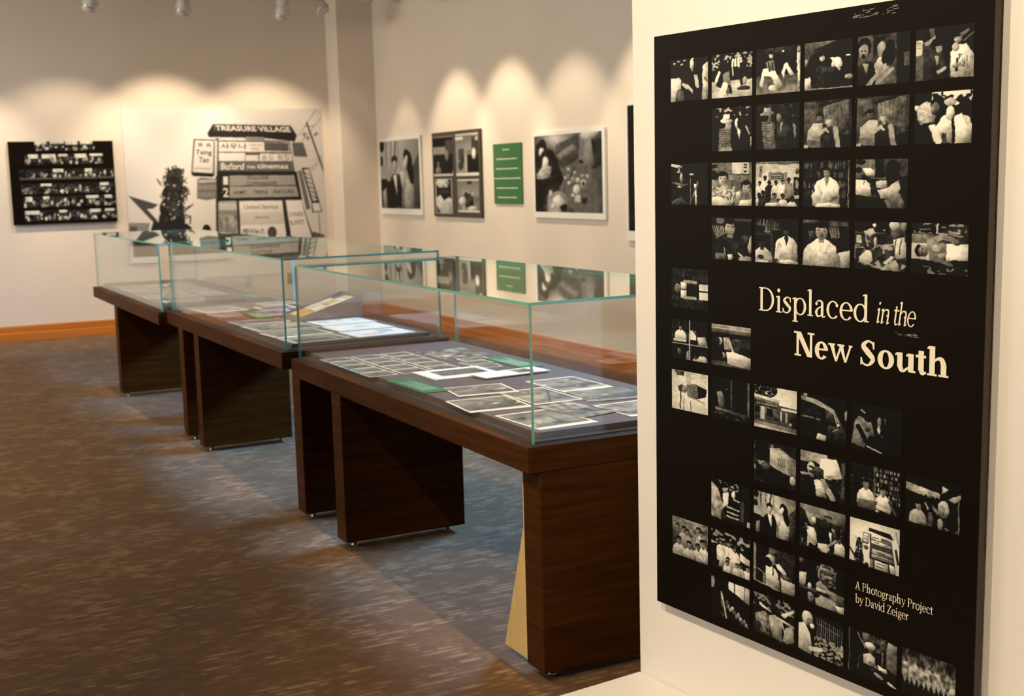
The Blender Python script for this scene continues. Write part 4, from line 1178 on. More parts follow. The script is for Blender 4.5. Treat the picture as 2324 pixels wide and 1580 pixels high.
        stem(.12, 0, 1, 'f', 'f'); G += _ring(.42, .5, .50, .5, S, Tn, -90, 90); G.append(_rect(.2, 0, .43, Tn)); G.append(_rect(.2, 1 - Tn, .43, 1)); adv = 1.0
    elif ch == 'P':
        stem(.12, 0, 1, 'f', 'f'); G += _ring(.40, .735, .36, .265, S, Tn, -90, 90); G.append(_rect(.2, .47, .41, .47 + Tn)); G.append(_rect(.2, 1 - Tn, .41, 1)); adv = .82
    elif ch == 'N':
        w = Tn * 1.6
        G.append(_rect(.14, 0, .14 + w, 1)); G.append(_rect(.84, 0, .84 + w, 1)); G.append([(.10, 1), (.10 + S * 1.25, 1), (.84 + w, .0), (.84 + w - S * 1.15, .0)])
        for x in (.14,): G.append(_rect(x - .10, 0, x + w + .12, Tn)); G.append(_rect(x - .14, 1 - Tn, x + .1, 1))
        G.append(_rect(.72, 1 - Tn, .84 + w + .11, 1)); adv = 1.08
    elif ch == 'A':
        G.append([(.08, 0), (.08 + Tn * 1.4, 0), (.46 + Tn, 1), (.42, 1)]); G.append([(.70, 0), (.70 + S * 1.1, 0), (.40 + S * .95, 1), (.40, 1)]); G.append(_rect(.20, .30, .72, .30 + Tn))
        G.append(_rect(.0, 0, .26, Tn)); G.append(_rect(.58, 0, .95, Tn)); adv = .96
    elif ch == 'Z':
        G.append(_rect(.06, 0, .76, Tn)); G.append(_rect(.08, 1 - Tn, .74, 1)); G.append([(.06, Tn), (.06 + S * 1.1, Tn), (.74, 1 - Tn), (.74 - S * 1.1, 1 - Tn)]); G.append(_rect(.08, .8, .08 + Tn, 1)); G.append(_rect(.76 - Tn, 0, .76, .2)); adv = .84
    else: adv = .34
    if italic: G = [[(x + .22 * y, y) for x, y in q] for q in G]; adv *= .86
    return G, adv


def text_mesh(name, s, x0, x1, base, cap, S, Tn, mat, italic=False):
    """lettering from x0 to x1 on a baseline, in local x/z; every stroke sits a hair above the last"""
    polys, x = [], 0.0
    for ch in s:
        g, adv = glyph(ch, S, Tn, italic)
        polys += [[(px + x, py) for px, py in q] for q in g]
        x += adv
    xs = [p[0] for q in polys for p in q]
    a, b = min(xs), max(xs)
    v, f = [], []
    for k, q in enumerate(polys):
        ar = sum(q[i][0] * q[(i + 1) % len(q)][1] - q[(i + 1) % len(q)][0] * q[i][1] for i in range(len(q)))
        if ar < 0: q = q[::-1]
        n = len(v)
        y = -0.00002 * (k % 40)
        v += [(x0 + (px - a) / (b - a) * (x1 - x0), y, base + pz * cap) for px, pz in q]
        f.append(tuple(range(n, n + len(q))))
    return mesh(name, v, f, mat)


# ------------------------------------------------------------------ the title poster
PW, PH = 1.078, 1.607
ps, pz, pt = 0.137, 1.970, 0.012
ca, sa = math.cos(PA), math.sin(PA)
ploc = PC + Vector((sa, -ca, 0)) * ps + Vector((-ca, -sa, 0)) * pt + Vector((0, 0, pz))
poster = empty('title_poster', ploc)
poster.rotation_euler = (0, math.radians(0.45), PA - math.pi / 2)
tag(poster, 'large black title poster of contact-sheet frames on the white partition', 'poster')
BT = 0.020
me = mesh('board', boxv((0, -BT, -PH), (PW, 0, 0)), BOXF, [M_black, M_foam], [1, 1, 0, 1, 1, 1])
obj('board', me, poster)
box('hanging_cleat', (0.3, 0, -0.25), (PW - 0.3, pt - 0.0005, -0.15), M_foam, poster)
ROWZ = [0, -.070, -.206, -.346, -.487, -.629, -.770, -.913, -1.057, -1.193, -1.334, -1.468]
FW, FH, C0, CP = 0.148, 0.110, 0.070, 0.1625
for (r_, c_), (fn, lab) in sorted(FR.items()):
    P = Pic(112, 104); fn(P)
    P.film(r_ * 10 + c_, .3 if (r_, c_) in ((9, 5), (6, 1), (7, 2), (7, 3), (7, 4), (6, 2), (11, 4), (5, 1), (8, 5)) else 1.0)
    a = P.out()
    o = obj('contact_frame', grid_mesh('contact_frame', a, FW, FH, M_print, (0.90, 0.87, 0.79)), poster, (C0 + CP * (c_ - 1), -BT - 0.0006, ROWZ[r_]))
    o['label'] = 'printed frame: ' + lab
def poster_text(*a, **k):
    m_ = text_mesh('lettering', *a, M_letter, **k)
    return obj('lettering', m_, poster, (0, -BT - 0.0012, 0))
poster_text('Displaced', .410, .766, -.720, .0595, .135, .050)
poster_text('in', .789, .826, -.719, .050, .115, .050, italic=True)
poster_text('the', .839, .900, -.719, .050, .115, .050, italic=True)
poster_text('New', .532, .719, -.822, .0605, .215, .075)
poster_text('South', .744, .990, -.822, .0605, .215, .075)
poster_text('A Photography Project', .740, .966, -1.3675, .0205, .130, .052)
poster_text('by David Zeiger', .741, .899, -1.4005, .0205, .130, .052)
rg = random.Random(4)
sv, sf = [], []
def speck(x, z, w, h, sl=0.0):
    n = len(sv)
    sv.extend([(x, 0, z), (x + w, 0, z + sl), (x + w, 0, z + h + sl), (x, 0, z + h)]); sf.append((n, n + 1, n + 2, n + 3))
for k in range(34): speck(.70 + rg.random() * .13, -.030 + rg.random() * .018, rg.uniform(.002, .016), rg.uniform(.0004, .0012), .001)  # scratches, with the glare on them put into their pale colour
for k in range(20): speck(.84 + rg.random() * .06, -.742 + rg.random() * .008, rg.uniform(.002, .010), rg.uniform(.0003, .001))
for k in range(50): speck(rg.random() * PW, -rg.random() * PH, .0012, .0012)
tag(obj('scuff_marks', mesh('scuff_marks', sv, sf, flat('scuff_white', (0.42, 0.38, 0.30), 0.6)), poster, (0, -BT - 0.0003, 0)), 'small scuffs with their glare painted pale, and dust specks', kind='stuff')

# ------------------------------------------------------------------ pictures on the walls
def hang(name, wall, x, z, w, h, label, cat='photograph', board=M_white, t=0.022, group=None):
    """an Empty at the picture's top-left corner; local x right, -y out of the wall, z up"""
    if wall == 'right': r_ = empty(name, (XR - 0.004, x, z), -math.pi / 2)
    else: r_ = empty(name, (x, YB - 0.004, z))
    tag(r_, label, cat, group)
    box('mount_board', (0, -t, -h), (w, 0, 0), board, r_, 0.0015)
    r_['_t'] = t
    return r_


def put_print(root, P, x, z, w, h, white=(0.80, 0.775, 0.74), d=0.0008):
    return obj('print', grid_mesh('print', P.out(), w, h, M_print, white), root, (x, -root['_t'] - d, -z))


# 1 couple in formal dress
hp = hang('wall_photograph', 'right', 13.745, 2.070, 1.195, 0.857, 'white-mounted photograph of a couple in formal dress, nearest the corner', group='photographs on the right-hand wall')
P = Pic(90, 84); prom(P); P.n(0, .97, 1, 1, 0, (30, 1), 3, .5, .4).warp(.012, 8, 3).soft(2)
put_print(hp, P, 0.03, 0.035, 1.13, 0.755)

# 2 four prints on a dark board
hp = hang('wall_photograph', 'right', 12.232, 2.072, 1.145, 0.862, 'dark board with four white-edged prints, left of the green label', board=flat('dark_mount', (0.045, 0.036, 0.024), 0.5), group='photographs on the right-hand wall')
P = Pic(44, 48, .1); P.r(0, .1, .66, .28, .08).r(0, .26, .62, .46, .62).n(0, .26, .62, .46, .1, 10, 3).r(.64, .1, 1, .5, .3).r(0, .45, 1, .93, .12).man(.26, .66, .10, .5, .5, .08, .93, 1.6).e(.7, .48, .1, .14, .5).r(0, .94, 1, 1, .9).r(0, 0, 1, .025, .8).r(.97, .85, 1, 1, .8).soft(1)
put_print(hp, P, 0.03, 0.045, 0.48, 0.40)
P = Pic(44, 48, .5); P.g(0, .06, 1, .4, .45, .65).r(0, .08, .34, .15, .95).r(.0, .4, .5, .9, .6).r(.14, .35, .38, .62, .3).r(.5, .5, 1, .92, .1).r(.7, .1, 1, .5, .25).e(.8, .48, .09, .13, .93).p([(.84, .16), (.95, .08), (1, .2)], .85).e(.22, .75, .12, .1, .25).e(.3, .62, .07, .1, .2).r(.42, .5, .5, .9, .75).r(0, .92, 1, 1, .92).r(0, 0, 1, .05, .85).soft(1)
put_print(hp, P, 0.585, 0.035, 0.52, 0.415)
P = Pic(40, 56, .12); P.e(.45, .12, .38, .14, .85).n(.1, .02, .95, .24, .25, 10, 4).e(.3, .24, .08, .05, .75).e(.66, .22, .07, .06, .8).r(0, .26, 1, .5, .13).r(.25, .34, .8, .4, .28).p([(0, .55), (.3, .46), (.5, .62), (.8, .52), (1, .6), (1, 1), (.3, 1), (.1, .8)], .85).n(0, .5, 1, 1, .12, 9, 3).p([(0, .7), (.22, .95), (.2, 1), (0, 1)], .1).r(0, 0, 1, .03, .88).r(0, .97, 1, 1, .88).r(0, 0, .06, 1, .8).r(.94, 0, 1, 1, .8).soft(1)
put_print(hp, P, 0.055, 0.475, 0.415, 0.355)
P = Pic(44, 52, .5); P.g(0, .06, 1, .5, .5, .6).r(.46, .06, .68, .15, .2).p([(.3, .4), (.68, .36), (.74, .85), (.36, .85)], .18).n(.25, .34, .75, .5, 0, (10, 5), 3, .5, .72).e(.24, .66, .17, .13, .85).r(.2, .78, .34, .95, .7).e(.68, .9, .22, .1, .78).n(.4, .55, .95, .95, .15, 8, 4).r(0, 0, 1, .05, .92).r(0, .94, 1, 1, .92).soft(1)
put_print(hp, P, 0.60, 0.485, 0.50, 0.325)

# green label
gl = hang('wall_label', 'right', 10.831, 1.910, 0.570, 0.560, 'square green caption panel between the dark board and the playroom photograph', 'label', M_green, 0.012)
def caption(root, rows, t, seed=2):
    """rows of small white type, too small to read: word-length bars"""
    rr = random.Random(seed); v, f = [], []
    for x0, x1, z, h in rows:
        x = x0
        while x < x1:
            w = min(rr.uniform(.012, .030) * h / .012, x1 - x)
            dz = rr.uniform(0, h * .25)
            n = len(v); v += [(x, 0, z), (x + w * .82, 0, z), (x + w * .82, 0, z + h - dz), (x, 0, z + h - dz)]; f.append((n, n + 1, n + 2, n + 3))
            x += w
    return obj('caption_text', mesh('caption_text', v, f, M_paper), root, (0, -t - 0.0006, 0))
for row_ in [(.20, .34, -.062, .012), (.07, .49, -.148, .012), (.06, .50, -.238, .012), (.015, .555, -.328, .012), (.06, .50, -.418, .012), (.08, .47, -.505, .012)]:
    caption(gl, [row_], 0.012, int(-row_[2] * 1000))

# playroom
hp = hang('wall_photograph', 'right', 10.018, 1.980, 1.218, 0.748, 'white-mounted photograph of children with toys on a floor', group='photographs on the right-hand wall')
P = Pic(110, 96, .4)
P.g(0, 0, 1, 1, .45, .38).r(0, 0, 1, .2, .3).glow(.35, .05, .22, .10, .85).p([(.32, .17), (.6, .02), (.72, .05), (.7, .3), (.42, .45), (.3, .35)], .32)
for k in range(8): P.l(.36 + k * .04, .12 + k * -.012, .38 + k * .04, .26 - k * .012, .012, .22)
for k in range(8): P.l(.40 + k * .035, .34 - k * .014, .41 + k * .035, .42 - k * .014, .010, .20)
P.p([(.36, .27), (.6, .12), (.64, .18), (.4, .33)], .55).r(.68, .0, .86, .4, .5).e(.82, .02, .12, .07, .85).r(.86, .1, 1, .45, .16).p([(.74, .2), (.85, .05), (.9, .4), (.8, .42)], .55).p([(.86, .45), (1, .4), (1, 1), (.8, 1)], .30).glow(.75, .95, .3, .3, .42).e(.71, .36, .03, .02, .1)
P.p([(0, .2), (.1, .15), (.3, .2), (.42, .5), (.46, .7), (.3, .75), (.2, 1), (0, 1)], .10).e(.11, .17, .08, .12, .10).e(.12, .22, .045, .06, .8).e(.18, .31, .09, .13, .08).e(.17, .36, .05, .08, .88).p([(.03, .5), (.14, .4), (.27, .42), (.24, .56), (.06, .55)], .72).n(.02, .4, .28, .56, .2, 12, 3).l(.1, .6, .22, .9, .05, .45)
P.p([(0, .55), (.1, .56), (.2, .75), (.2, 1), (0, 1)], .07).p([(.22, 1), (.2, .78), (.38, .72), (.5, .8), (.6, 1)], .55).glow(.3, 1, .12, .2, .72).e(.36, .86, .085, .085, .93).e(.25, .77, .03, .05, .85).e(.28, .93, .025, .03, .9).p([(.38, .7), (.46, .55), (.46, .75)], .45).e(.44, .93, .06, .05, .1)
for x, y, q, v in ((.51, .46, .025, .8), (.52, .54, .018, .7), (.61, .50, .022, .85), (.47, .56, .025, .85), (.53, .63, .025, .95), (.6, .6, .05, .6), (.66, .6, .03, .9), (.63, .71, .055, .93), (.58, .78, .02, .9), (.79, .54, .025, .8), (.73, .54, .02, .7), (.74, .82, .02, .8)): P.e(x, y, q, q, v)
P.e(.74, .64, .045, .05, .85).e(.74, .64, .025, .028, .2).r(.61, .77, .68, .86, .85).l(.55, .56, .61, .42, .015, .15).r(.71, .8, .78, .88, .12).warp(.016, 9, 5).warp(.008, 24, 6).n(0, 0, 1, 1, .06, 22, 4).soft(2)
put_print(hp, P, 0.032, 0.030, 1.150, 0.665)

# fifth photograph, mostly behind the partition
hp = hang('wall_photograph', 'right', 8.480, 2.163, 0.900, 1.088, 'tall white-mounted photograph half hidden behind the partition', group='photographs on the right-hand wall')
P = Pic(30, 40, .10); P.n(0, 0, 1, 1, .08, 9, 3).r(.1, .5, .3, .56, .06).e(.3, .3, .1, .12, .4).soft(1)
put_print(hp, P, 0.03, 0.035, 0.84, 0.975)

# picture further left on the back wall (seen as a reflection)
hp = hang('wall_photograph', 'back', -0.25, 1.90, 1.10, 1.14, 'white-mounted photograph further left on the back wall, mirrored in the glass')
P = Pic(40, 40, .25); P.n(0, 0, 1, 1, .1, 6, 3).l(.2, .7, .7, .45, .1, .7).l(.7, .8, .9, .7, .06, .7).soft(1)
put_print(hp, P, 0.03, 0.03, 1.04, 1.04)

# contact sheet at the left of the back wall
cs = hang('contact_sheet_board', 'back', 1.470, 2.098, 1.058, 0.866, 'black contact-sheet board with six rows of frames left of the mural', 'photograph', M_black, 0.045)
rows = [(.24, .82, .0, .115, 4), (.14, .90, .155, .125, 5), (.08, .99, .335, .125, 6), (.085, .985, .51, .125, 6), (.10, .995, .665, .13, 6), (.105, .99, .835, .125, 6)]
for j, (x0, x1, y0, hh, n_) in enumerate(rows):
    w = (x1 - x0) / n_
    for k in range(n_):
        rr = random.Random(j * 17 + k * 5 + 3)
        P = Pic(26, 20, .16)
        if j in (0, 1) or rr.random() < .42: P.r(rr.uniform(0, .3), 0, rr.uniform(.6, 1.0), rr.uniform(.25, .45), .93)
        P.n(0, .15, 1, 1, .22, (8, 6), j * 7 + k)
        for q in range(rr.randint(4, 7)): P.e(rr.random(), rr.uniform(.4, .9), rr.uniform(.04, .12), rr.uniform(.08, .25), rr.uniform(.45, .95))
        if j == 2: P.r(0, .8, 1, 1, .35)
        P.r(0, 0, .03, 1, .04).soft(1)
        obj('contact_frame', grid_mesh('contact_frame', P.out(), w * .985 * 1.058, hh * .866, M_print), cs, (1.058 * (x0 + w * k), -0.045 - 0.0008, -0.866 * y0))

# ------------------------------------------------------------------ the sign mural
MX, MZ, MW, MH = 2.645, 2.445, 2.262, 1.485
mural = hang('wall_mural', 'back', MX, MZ, MW, MH, 'large pale print of a tall roadside sign tower on the back wall', 'mural', M_white, 0.006)


def mu(x, y):
    u = (x - 30 - .045 * (y - 75)) / (2185 - .019 * (y - 75))
    return u, (y - 78) / (1375 + 95 * (1 - u))


def q(*pts): return [mu(x, y) for x, y in pts]


P = Pic(330, 220, .86, 2); P.fk = 0.12
P.g(0, 0, 1, 1, .90, .84).glow(.25, .3, .35, .6, .95).glow(.95, .25, .25, .5, .80)
D_ = .17
P.p(q((90, 1008), (400, 1105), (340, 1150), (280, 1150), (400, 1290), (340, 1290)), .30).p(q((90, 1300), (310, 1300), (290, 1400), (90, 1400)), .55).p(q((100, 1340), (180, 1340), (175, 1400), (100, 1400)), .35).p(q((310, 1400), (345, 1290), (700, 1310), (790, 1400), (790, 1480), (310, 1480)), D_)
P.p(q((60, 1400), (800, 1395), (800, 1600), (60, 1600)), .22)
for x, y, w, h in ((570, 880, 90, 150), (560, 1000, 120, 120), (540, 1150, 130, 130), (540, 1270, 140, 130), (600, 780, 55, 70), (540, 1380, 80, 60)):
    a, b = mu(x, y); P.e(a, b, w / 2185, h / 1420, D_)
rr = random.Random(9)
for k in range(260):
    y = rr.uniform(730, 1300); hw = 40 + 110 * min(1, (y - 700) / 200)
    x = 575 + rr.uniform(-hw, hw) * rr.uniform(.5, 1.15); a, b = mu(x, y); c_, d_ = mu(x + rr.uniform(-45, 45), y - rr.uniform(15, 55))
    P.l(a, b, c_, d_, rr.uniform(.003, .008), rr.choice((.14, .2, .3)))
for k in range(14):
    y = rr.uniform(850, 1300); x = 560 + rr.uniform(-110, 110); a, b = mu(x, y); P.e(a, b, rr.uniform(.003, .007), rr.uniform(.004, .010), .72)
for x0, y0, x1, y1 in ((665, 1225, 735, 1225), (735, 1225, 730, 1310), (670, 1225, 665, 1300), (620, 1260, 735, 1240)):
    a, b = mu(x0, y0); c_, d_ = mu(x1, y1); P.l(a, b, c_, d_, .006, .2)
a, b = mu(905, 1390); P.e(a, b, .022, .05, .15)
# tower
P.p(q((1020, 400), (1060, 395), (1035, 1500), (1005, 1500)), .2)
P.p(q((995, 245), (1860, 262), (1930, 365), (1905, 432), (1560, 395), (945, 385), (932, 345)), .17).p(q((985, 250), (1850, 268), (1870, 335), (1010, 318)), .30)
P.p(q((785, 405), (1010, 410), (1000, 800), (760, 790), (752, 775)), .25).p(q((800, 418), (1000, 422), (985, 770), (765, 755)), .90).p(q((1012, 420), (1042, 418), (1025, 800), (1000, 800)), .85).p(q((755, 765), (990, 775), (985, 810), (770, 800)), .14)
P.p(q((815, 830), (860, 815), (1020, 830), (1020, 1040), (910, 1058), (808, 1040)), .45).p(q((825, 840), (1015, 840), (1015, 865), (825, 870)), .75)
for k in range(9): a, b = mu(830 + 21 * k, 900); c_, d_ = mu(828 + 21 * k, 940); P.l(a, b, c_, d_, .004, .65)
for k in range(9): a, b = mu(828 + 21 * k, 975); c_, d_ = mu(826 + 21 * k, 1025); P.l(a, b, c_, d_, .004, .65)
P.p(q((1040, 395), (1845, 430), (1900, 760), (1035, 760)), .32)
P.p(q((1052, 398), (1360, 395), (1360, 422), (1052, 418)), .88).p(q((1350, 380), (1560, 385), (1565, 425), (1350, 425)), .55)
P.p(q((1055, 432), (1835, 440), (1850, 545), (1052, 540)), .90).p(q((1555, 440), (1830, 445), (1838, 535), (1558, 530)), .38)
P.p(q((1052, 552), (1340, 552), (1340, 640), (1050, 640)), .90).p(q((1345, 575), (1490, 575), (1490, 640), (1345, 640)), .86).p(q((1505, 560), (1860, 562), (1870, 640), (1500, 640)), .92)
P.p(q((1050, 650), (1880, 655), (1895, 745), (1045, 740)), .40)
P.p(q((1035, 750), (1920, 750), (1975, 1055), (1028, 1070)), .16).p(q((1085, 795), (1890, 790), (1905, 895), (1080, 905)), .62).p(q((1080, 912), (1910, 905), (1938, 1020), (1080, 1035)), .62)
P.p(q((1085, 795), (1165, 795), (1160, 1035), (1080, 1035)), .2)
for y in (825, 860): a, b = mu(1170, y); c_, d_ = mu(1890, y); P.l(a, b, c_, d_, .002, .45)
P.p(q((1035, 1075), (1245, 1075), (1255, 1500), (1030, 1500)), .55).p(q((1042, 1085), (1235, 1085), (1235, 1165), (1042, 1165)), .80).n(.45, .80, .56, 1, .22, (7, 7), 4)
P.p(q((1235, 1060), (1262, 1060), (1275, 1500), (1250, 1500)), .16).p(q((1262, 1075), (1740, 1070), (1750, 1185), (1268, 1190)), .92).p(q((1268, 1195), (1755, 1190), (1765, 1310), (1272, 1320)), .82).p(q((1272, 1328), (1770, 1318), (1790, 1500), (1275, 1500)), .92)
P.p(q((1745, 1060), (1790, 1060), (1850, 1500), (1790, 1500)), .20).n(.80, .85, .83, 1, .2, (3, 8), 4).p(q((1785, 1065), (1960, 1060), (2085, 1465), (1842, 1465)), .90).p(q((1960, 1060), (1990, 1140), (2100, 1465), (2080, 1465)), .18)
P.p(q((1870, 440), (2000, 440), (2048, 595), (1890, 590)), .36)
P.p(q((1930, 740), (1975, 740), (2070, 1150), (2020, 1160)), .42).p(q((1975, 710), (2060, 708), (2175, 1075), (2205, 1185), (2090, 1190), (2080, 1080)), .15).p(q((1998, 730), (2058, 725), (2150, 1060), (2100, 1070)), .80).p(q((2090, 1090), (2170, 1085), (2195, 1175), (2105, 1180)), .86)
for k in range(6): a, b = mu(2010 + 18 * k, 760 + 50 * k); c_, d_ = mu(2055 + 16 * k, 785 + 50 * k); P.l(a, b, c_, d_, .006, .2)
a, b = mu(1625, 1405); P.e(a, b, .024, .045, .30); a, b = mu(1625, 1450); P.e(a, b, .016, .04, .32)
a, b = mu(2045, 230); c_, d_ = mu(2270, 850); P.l(a, b, c_, d_, .009, .25)
for x0, y0, x1, y1, w in ((2020, 270, 2130, 265, .004), (2160, 90, 1950, 370, .0025), (2215, 180, 1990, 420, .0025), (2220, 590, 2080, 720, .0025), (2220, 620, 2090, 745, .0025), (2080, 640, 2220, 590, .002), (2165, 1200, 2175, 1420, .004), (1990, 350, 2060, 420, .004), (2130, 370, 2170, 350, .004)):
    a, b = mu(x0, y0); c_, d_ = mu(x1, y1); P.l(a, b, c_, d_, w, .38)
for x, y in ((2020, 350), (2060, 390), (2140, 360), (2160, 345)): a, b = mu(x, y); P.e(a, b, .008, .012, .5)
P.p(q((2085, 1395), (2220, 1430), (2220, 1465), (2095, 1465)), .35)
P.soft(1)
put_print(mural, P, 0, 0, MW, MH, (0.86, 0.82, 0.82))


def sign_text(s, quad, mat, sx=0.0):
    """lettering stretched over a quad of the mural (top-left, top-right, bottom-right, bottom-left)"""
    c = bpy.data.curves.new('lettering', 'FONT'); c.body = s; c.size = 1; c.resolution_u = 2; c.offset = 0.018
    to = bpy.data.objects.new('lettering', c); col.objects.link(to)
    dg = bpy.context.evaluated_depsgraph_get(); dg.update()
    me = bpy.data.meshes.new_from_object(to.evaluated_get(dg))
    bpy.data.objects.remove(to, do_unlink=True); bpy.data.curves.remove(c)
    n = len(me.vertices)
    if n == 0: return None
    co = np.empty(n * 3, np.float32); me.vertices.foreach_get('co', co); co = co.reshape(-1, 3)
    lo, hi = co.min(0), co.max(0)
    U = (co[:, 0] - lo[0]) / (hi[0] - lo[0] + 1e-6); V = (co[:, 1] - lo[1]) / (hi[1] - lo[1] + 1e-6)
    tl, tr, br, bl = [np.array(mu(*p_)) for p_ in quad]
    R_ = (bl[None] * ((1 - U) * (1 - V))[:, None] + br[None] * (U * (1 - V))[:, None] + tr[None] * (U * V)[:, None] + tl[None] * ((1 - U) * V)[:, None])
    out = np.stack([R_[:, 0] * MW, np.full(n, -0.006 - 0.0018), -R_[:, 1] * MH], -1).astype(np.float32)
    me.vertices.foreach_set('co', out.ravel()); me.update()
    me.materials.clear(); me.materials.append(mat)
    return obj('lettering', me, mural)


sign_text('TREASURE VILLAGE', [(1020, 258), (1845, 275), (1865, 330), (1028, 312)], M_sletterw)
sign_text('사우나', [(1075, 445), (1360, 448), (1365, 512), (1070, 510)], M_sletter)
sign_text('HEALTH', [(1390, 455), (1530, 457), (1530, 480), (1390, 478)], M_sletterg)
sign_text('SPA', [(1410, 495), (1505, 495), (1505, 522), (1410, 520)], M_sletterg)
sign_text('ACCESSORY', [(1570, 452), (1815, 456), (1818, 483), (1570, 480)], M_sletter)
sign_text('INDUSTRIES', [(1572, 495), (1825, 498), (1830, 528), (1573, 524)], M_sletter)
sign_text('송도 횟집', [(1520, 568), (1840, 568), (1845, 632), (1518, 632)], M_sletterg)
sign_text('Buford', [(1075, 658), (1330, 660), (1320, 730), (1070, 732)], M_sletterw)
sign_text('TWIN', [(1355, 690), (1450, 690), (1450, 720), (1355, 720)], M_sletterw)
sign_text('cinemas', [(1475, 665), (1820, 668), (1825, 720), (1475, 718)], M_sletterw)
sign_text('Tsing', [(805, 515), (978, 518), (974, 588), (800, 585)], M_sletter)
sign_text('Tao', [(835, 592), (945, 594), (942, 655), (830, 653)], M_sletter)
sign_text('RESTAURANT', [(785, 708), (970, 712), (968, 728), (783, 724)], M_sletterg)
sign_text('青 島', [(825, 440), (975, 445), (973, 495), (822, 490)], M_sletterg)
sign_text('1', [(1095, 805), (1145, 805), (1145, 892), (1095, 892)], M_sletterw)
sign_text('2', [(1090, 925), (1150, 925), (1150, 1025), (1090, 1025)], M_sletterw)
sign_text('STALLONE', [(1360, 798), (1595, 796), (1597, 838), (1360, 840)], M_sletter)
sign_text('CLIFFHANGER', [(1350, 862), (1692, 858), (1695, 895), (1350, 899)], M_sletter)
sign_text('ADMIT', [(1205, 958), (1350, 955), (1352, 993), (1205, 996)], M_sletter)
sign_text('TRIPLE', [(1425, 952), (1585, 950), (1587, 990), (1425, 992)], M_sletter)
sign_text('FEATURE', [(1648, 948), (1880, 945), (1884, 985), (1650, 988)], M_sletter)
sign_text('SALON', [(832, 892), (1012, 890), (1012, 945), (832, 947)], M_sletterg)
sign_text('United Service', [(1320, 1108), (1695, 1100), (1698, 1152), (1320, 1158)], M_sletterg)
sign_text('SERVICE', [(1435, 1232), (1590, 1230), (1590, 1258), (1435, 1260)], M_sletterg)
sign_text('헤어뉴스', [(1295, 1368), (1545, 1360), (1545, 1425), (1295, 1430)], M_sletter)
sign_text('CHINESE', [(1822, 1190), (1985, 1185), (1992, 1232), (1828, 1238)], M_sletterg)
sign_text('BUFFET', [(1830, 1278), (1998, 1272), (2004, 1322), (1836, 1330)], M_sletterg)

# ------------------------------------------------------------------ things lying in the cases
PV = {}


def tone_variant(kind, k):
    """a few small sepia-grey snapshots, reused"""
    key = (kind, k)
    if key in PV: return PV[key]
    rr = random.Random(hash((kind, k)) % 9999 if False else (len(kind) * 131 + k * 7 + ord(kind[0])))
    big = kind in ('large', 'bare')
    P = Pic(48 if big else 34, 40 if big else 30, .52)
    P.g(0, 0, 1, 1, rr.uniform(.50, .62), rr.uniform(.52, .66))
    P.p([(0, rr.uniform(.3, .6)), (1, rr.uniform(.3, .6)), (1, rr.uniform(.7, .9)), (0, rr.uniform(.7, .95))], rr.uniform(.42, .6))
    for q_ in range(7 if big else 4):
        P.e(rr.random(), rr.uniform(.2, .8), rr.uniform(.03, .12), rr.uniform(.02, .08), rr.choice((.38, .42, .72, .82, .6)), rr.uniform(-40, 40))
    P.a = np.clip((P.a - .5) * 1.25 + .5, 0, 1)
    if kind == 'collage': P.n(0, 0, 1, 1, .32, (11, 9), k)
    else: P.n(0, 0, 1, 1, .10, 8, k)
    for q_ in range(2): P.l(rr.random(), rr.random(), rr.random(), rr.random(), .03, .3)
    P.soft(2)
    P.a *= .80 if kind == 'small' else .90
    if kind not in ('bare', 'collage'):
        m = .05 if big else .075
        P.r(0, 0, 1, m, 1).r(0, 1 - m, 1, 1, 1).r(0, 0, m * .8, 1, 1).r(1 - m * .8, 0, 1, 1, 1)
        if kind == 'large' and k % 2: P.r(0, .87, 1, 1, .95)
    PV[key] = P.out()
    return PV[key]


def snapshot(cx, cy, w, h, ang, z, kind, k, label, group=None, name='photo_print', white=(0.82, 0.72, 0.53)):
    a = tone_variant(kind, k)
    key = ('mesh', kind, k, round(w, 3), round(h, 3))
    if key not in PV: PV[key] = grid_mesh(name, a, w, h, M_print, white, 0.0008)
    o = obj(name, PV[key], None, (cx, cy, z), (0, 0, math.radians(ang)))
    return tag(o, label, 'photograph', group)


ORD = ['first', 'second', 'third', 'fourth', 'fifth']
zA, zB, zD = AZ + 0.0262, BZ + 0.0262, DZ + 0.0262
for ci, cname in enumerate(('aisle-side', 'middle', 'wall-side')):
    for ri in range(5):
        snapshot(1.885 + 0.1465 * ci, 5.393 - 0.1275 * ri, 0.128, 0.114, 1.5, zA, 'small', (ci * 5 + ri) % 7,
                 'small white-edged snapshot in the near case, %s row from far end, %s column' % (ORD[ri], cname), 'grid of small snapshots in the near case')
snapshot(2.40, 5.26, 0.24, 0.30, 3, zA, 'collage', 1, 'busy unbordered photograph at the far wall-side corner of the near case')
snapshot(2.40, 5.035, 0.135, 0.095, -2, zA, 'small', 3, 'small pale print lying beside the far green label, farther of two')
snapshot(2.36, 4.930, 0.130, 0.092, 8, zA, 'small', 5, 'small pale print lying beside the far green label, nearer of two')
snapshot(2.352, 4.812, 0.12, 0.095, -8, zA, 'small', 1, 'small grey print tucked behind the cream letter mounts')


def card(name, cx, cy, w, h, ang, z, mat, label, cat, parts=(), t=0.003, bevel=0.0):
    r_ = empty(name, (cx, cy, z), math.radians(ang))
    tag(r_, label, cat)
    box('sheet', (-w / 2, -h / 2, 0), (w / 2, h / 2, t), mat, r_, bevel)
    for (x0, y0, x1, y1, m, nm) in parts:
        v = [(x0, y0, t + .0003), (x1, y0, t + .0003), (x1, y1, t + .0003), (x0, y1, t + .0003)]
        obj(nm, mesh(nm, v, [(0, 1, 2, 3)], m), r_)
    return r_


